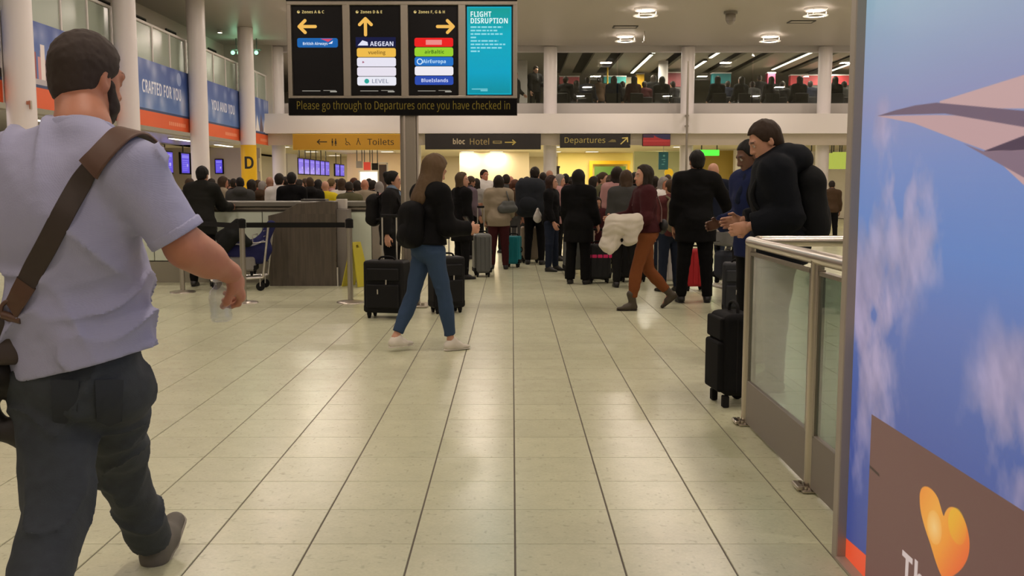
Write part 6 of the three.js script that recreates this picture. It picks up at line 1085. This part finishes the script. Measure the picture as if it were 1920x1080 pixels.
// cases on and around the far trolley
suitcase({ w: 0.3, h: 0.62, d: 0.4, color: C.black, soft: 1, label: 'tall black suitcase with raised handle by the barrier', pos: [2.68, 0, -10.7], turn: 0.3, handle: 0.4 });
suitcase({ w: 0.36, h: 0.52, d: 0.26, color: rgb(0.02, 0.022, 0.026), soft: 1, label: 'charcoal soft case standing before the tall black suitcase', pos: [2.42, 0, -10.15], turn: -0.2 });
suitcase({ w: 0.5, h: 0.34, d: 0.36, color: rgb(0.03, 0.035, 0.05), label: 'dark blue case lying on the far trolley', pos: [2.72, 0.2, -11.6], turn: 2.0 });
suitcase({ w: 0.44, h: 0.2, d: 0.34, color: rgb(0.25, 0.25, 0.24), rough: 0.35, label: 'pale grey box case on top of the dark blue case', pos: [2.7, 0.6, -11.62], turn: 2.0 });
suitcase({ w: 0.3, h: 0.5, d: 0.22, color: C.red, ribs: 4, label: 'red cabin suitcase behind the legs of the long black coat', pos: [2.42, 0, -12.7], turn: 0.1 });

// ---------------------------------------------------------------- the crowd
const KINDS = [
  ['man', { pose: { armL: [4, 9, 14], armR: [6, 9, 20] }, fit: { hairStyle: 'short', topFit: 0.03 } }],
  ['man_back', { pose: { build: 1.12, armL: [8, 10, 40], armR: [0, 10, 10], headYaw: 14 }, fit: { hairStyle: 'crop', topFit: 0.035, hood: 1 } }],
  ['woman_long', { pose: { armL: [6, 8, 46], armR: [3, 8, 14], headYaw: -16 }, fit: { hairStyle: 'long', topFit: 0.026 } }],
  ['woman_bob', { pose: { armL: [4, 8, 10], armR: [8, 8, 60], headPitch: 12 }, fit: { hairStyle: 'bob', topFit: 0.034, hem: -0.2 } }],
  ['woman_tail', { pose: { armL: [4, 8, 20], armR: [10, 10, 50], headYaw: 20 }, fit: { hairStyle: 'tail', topFit: 0.024 } }],
  ['man_phone', { pose: { armL: [12, 8, 80], armR: [4, 8, 20], headPitch: 20 }, fit: { hairStyle: 'short', topFit: 0.03, scarf: 1 } }],
  ['man_bald', { pose: { build: 1.14, armL: [4, 10, 14], armR: [4, 10, 14] }, fit: { hairStyle: 'bald', topFit: 0.028 } }],
];
const colourNames = [[K.black, 'black'], [K.dark, 'near-black'], [K.navy, 'navy'], [K.grey, 'grey'], [K.ltgrey, 'pale grey'], [K.beige, 'beige'], [K.white, 'white'], [K.burg, 'burgundy'], [K.pink, 'pink'], [K.red, 'red'], [K.olive, 'olive'], [K.brown, 'brown'], [K.mauve, 'mauve'], [K.yellow, 'yellow'], [K.blue, 'blue']];
const hairNames = { short: 'short hair', crop: 'cropped hair', long: 'long hair', bob: 'bobbed hair', tail: 'a ponytail', bald: 'a bald head' };
function member(kind, px, D, py, face, col, place, hairTone, group, opt = {}) {
  const [key, spec] = KINDS[kind];
  const cn = colourNames.find(([c]) => c === col)[1], hn = hairNames[spec.fit.hairStyle], ht = hairTone && spec.fit.hairStyle !== 'bald' ? hairTone + ' ' : '';
  const f = person({ key, label: (kind === 2 || kind === 3 || kind === 4 ? 'woman' : 'man') + ' with ' + (ht + hn).replace(/^(\w+) a /, 'a $1 ') + ' in ' + cn + ' top ' + place, group, pos: spotD(px, D), face, height: Math.max(1.45, Math.min(1.9, tall(py, D))), skin: opt.skin || ['fair', 'tan', 'ruddy'][Math.floor(hash3(px, 3, 1) * 3)], hair: HA[hairTone || 'dark'], top: col, legs: [K.black, K.djean, K.dark, K.grey][Math.floor(hash3(px, 7, 2) * 4)], scarf: K.grey, ...spec, fit: { cell: 0.022, headCell: 0.011, handCell: 0.010, ...spec.fit } });
  return f;
}
{
  const G = 'travellers queueing behind the counter', pl = 'queueing behind the counter';
  for (const [k, px, D, py, fa, c, h] of [[0, 356, 17.5, 333, 160, K.grey, 'brown'], [3, 417, 18, 330, 120, K.beige, 'brown'], [1, 450, 16.4, 331, 190, K.grey, 'black'], [0, 438, 19.5, 334, 200, K.dark, 'dark'], [2, 472, 18.2, 336, 170, K.black, 'dark'], [1, 492, 16.9, 338, 150, K.brown, 'grey'], [6, 506, 18.6, 330, 170, K.dark], [0, 524, 16.2, 324, 178, K.white, 'dark'], [4, 535, 19.6, 331, 200, K.mauve, 'dark'], [0, 547, 15.9, 322, 185, K.black, 'black'], [2, 561, 18.3, 336, 140, K.navy, 'dark'], [1, 581, 16.6, 331, 190, K.dark, 'brown'], [3, 596, 18.8, 336, 160, K.black, 'black'], [6, 610, 17.2, 338, 180, K.yellow], [4, 622, 19.8, 334, 120, K.pink, 'blond'], [3, 641, 17.4, 334, 190, K.white, 'brown'], [5, 655, 16.3, 340, 200, K.olive, 'dark'], [2, 670, 18.9, 338, 160, K.brown, 'dark'], [6, 684, 17.0, 335, 175, K.beige], [0, 699, 18.4, 337, 150, K.dark, 'dark'], [3, 711, 17.6, 341, 180, K.pink, 'grey'], [0, 397, 20.5, 334, 150, K.navy, 'dark'], [4, 484, 21, 337, 140, K.red, 'brown'], [0, 572, 21.5, 334, 190, K.ltgrey, 'brown'], [1, 632, 21.4, 335, 170, K.black, 'dark'], [2, 664, 22, 333, 150, K.mauve, 'auburn'], [0, 692, 21.6, 334, 170, K.grey, 'dark'], [4, 428, 22.5, 336, 160, K.pink, 'dark']])
    member(k, px, D, py, fa, c, pl, h, G);
}
{
  const G = 'travellers queueing in the middle of the hall', pl = 'in the middle queue';
  for (const [k, px, D, py, fa, c, h] of [[5, 880, 18.2, 329, 120, K.mauve, 'brown'], [0, 908, 21.5, 317, 40, K.white, 'dark'], [2, 893, 20, 334, 160, K.ltgrey, 'dark'], [0, 949, 19.8, 326, 190, K.grey, 'dark'], [6, 957, 21, 329, 150, K.pink], [4, 966, 18.4, 336, 100, K.brown, 'auburn'], [0, 978, 22.5, 333, 190, K.dark, 'black'], [2, 988, 20.2, 331, 170, K.black, 'dark'], [1, 1018, 19, 322, 160, K.navy, 'dark'], [6, 1030, 20.5, 318, 200, K.white], [3, 1048, 17.8, 326, 80, K.pink, 'grey'], [0, 1060, 19.4, 325, 190, K.burg, 'black'], [4, 1071, 21, 331, 160, K.black, 'dark'], [3, 1112, 18.2, 330, 110, K.dark, 'dark'], [0, 1131, 16.3, 322, 60, K.olive, 'brown'], [5, 1122, 20.6, 326, 160, K.grey, 'dark'], [4, 1146, 15.4, 327, 130, K.black, 'brown'], [2, 1157, 14.8, 312, 190, K.pink, 'dark'], [3, 1174, 13.1, 318, 175, K.grey, 'brown'], [0, 1190, 17.4, 322, 150, K.black, 'dark'], [3, 1243, 15.8, 331, 40, K.white, 'grey'], [1, 1252, 18.6, 326, 150, K.brown, 'brown'], [0, 1270, 16.6, 322, 200, K.olive, 'dark'], [2, 1228, 19, 330, 170, K.black, 'dark'], [6, 1286, 20, 329, 160, K.navy]])
    member(k, px, D, py, fa, c, pl, h, G);
  const big = member(0, 1003, 16.9, 312, 165, K.navy, 'carrying a huge backpack', 'dark');
  backpack(big, { w: 0.46, h: 0.66, d: 0.3, color: rgb(0.018, 0.021, 0.026), label: 'huge dark backpack on a tall traveller in the middle queue', gap: 0.0 });
  const ch = person({ key: 'woman_bob', label: 'small child with dark hair beside the long-haired woman in black', pos: spotD(1119, 14.2), face: 20, height: 1.22, skin: 'tan', hair: HA.dark, top: K.burg, legs: K.djean, ...KINDS[3][1], scarf: K.grey });
}
{
  const G = 'travellers far beyond the luggage trolley', pl = 'far beyond the luggage trolley';
  for (const [k, px, D, py, fa, c, h] of [[0, 1366, 22, 337, 160, K.ltgrey, 'dark'], [3, 1379, 20.5, 331, 180, K.mauve, 'black'], [2, 1396, 19, 338, 190, K.red, 'brown'], [4, 1388, 24, 338, 120, K.grey, 'dark'], [0, 1352, 25, 336, 200, K.dark, 'brown'], [1, 1410, 26, 335, 170, K.navy, 'dark'], [5, 1560, 23, 338, 170, K.brown, 'dark']])
    member(k, px, D, py, fa, c, pl, h, G);
}
// ---------------------------------------------------------------- the gallery's visitors, seen behind glass
{
  const sitKinds = [['sit_a', { pose: { sit: 1, lean: 6, legL: [86, 6, 86], legR: [86, 6, 84], armL: [20, 8, 60], armR: [16, 8, 50] }, fit: { hairStyle: 'short', topFit: 0.034 } }], ['sit_b', { pose: { sit: 1, lean: -4, legL: [86, 6, 80], legR: [86, 6, 88], armL: [10, 8, 40], armR: [10, 8, 44], headYaw: 20 }, fit: { hairStyle: 'long', topFit: 0.03 } }]];
  const gp = (px, D) => { const p = at(px, 347, D); return [p.x, 3.5, -D]; };
  let n = 0;
  for (const [px, fa, c, D] of [[1058, 150, K.dark, 31.2], [1078, 200, K.black, 32.5], [1099, 160, K.navy, 31.3], [1149, 170, K.navy, 31.2], [1166, 190, K.dark, 32.6], [1185, 200, K.burg, 31.2], [1206, 180, K.burg, 32.6], [1238, 170, K.black, 31.3], [1260, 210, K.dark, 32.6], [1340, 190, K.black, 31.2], [1360, 160, K.navy, 32.5], [1384, 200, K.black, 31.3], [1406, 170, K.grey, 32.6], [1440, 180, K.dark, 31.3], [1461, 150, K.black, 32.6], [1492, 190, K.dark, 31.2], [1513, 160, K.navy, 32.5], [1558, 180, K.black, 31.3], [1578, 200, K.grey, 32.6]]) {
    const [key, spec] = sitKinds[n++ % 2], p = gp(px, D); p[1] = 3.5 + 0.46 - 0.83;
    person({ key, label: 'dark figure seated behind the gallery glass', group: 'seated gallery visitors', pos: p, face: fa, height: 1.72, hair: HA.dark, top: c, legs: K.black, ...spec, fit: { cell: 0.024, headCell: 0.013, handCell: 0.012, ...spec.fit } });
    const ch = thing('gallery_chair', 'dark padded chair behind the gallery glass', 'chair', [p[0], 3.5, p[2]], fa * D2R, 'gallery chairs');
    part('cushion', box(0.5, 0.1, 0.48, 0, 0.40, 0.06, 0.03), M.dark, ch); part('backrest', box(0.46, 0.36, 0.06, 0, 0.62, -0.24, 0.03), M.dark, ch); part('pedestal', [cyl(0.03, 0.03, 0.34, 0, 0.18, 0.05, 10), cyl(0.2, 0.2, 0.02, 0, 0.01, 0.05, 18)], M.steel, ch);
  }
  for (const [k, px, D, fa, c, lab] of [[5, 1003, 31.6, 30, K.black, 'dark figure standing by the gallery glass left of a column'], [2, 966, 33.2, 60, K.dark, 'figure with long hair standing at the gallery corner'], [0, 1122, 34.8, 180, K.brown, 'figure standing before the teal kiosk in the gallery'], [2, 1222, 34.2, 190, K.black, 'figure standing left of the pipe behind the gallery glass'], [0, 1419, 34.2, 170, K.dark, 'lone figure standing among seated gallery visitors']]) {
    const [key, spec] = KINDS[k];
    person({ key, label: lab, pos: gp(px, D), face: fa, height: 1.72, hair: HA.dark, top: c, legs: K.black, scarf: K.grey, ...spec, fit: { cell: 0.022, headCell: 0.011, handCell: 0.010, ...spec.fit } });
  }
}
scene.traverse((o) => { if (o.isMesh) { o.castShadow = true; o.receiveShadow = true; } });
renderer.render(scene, camera);
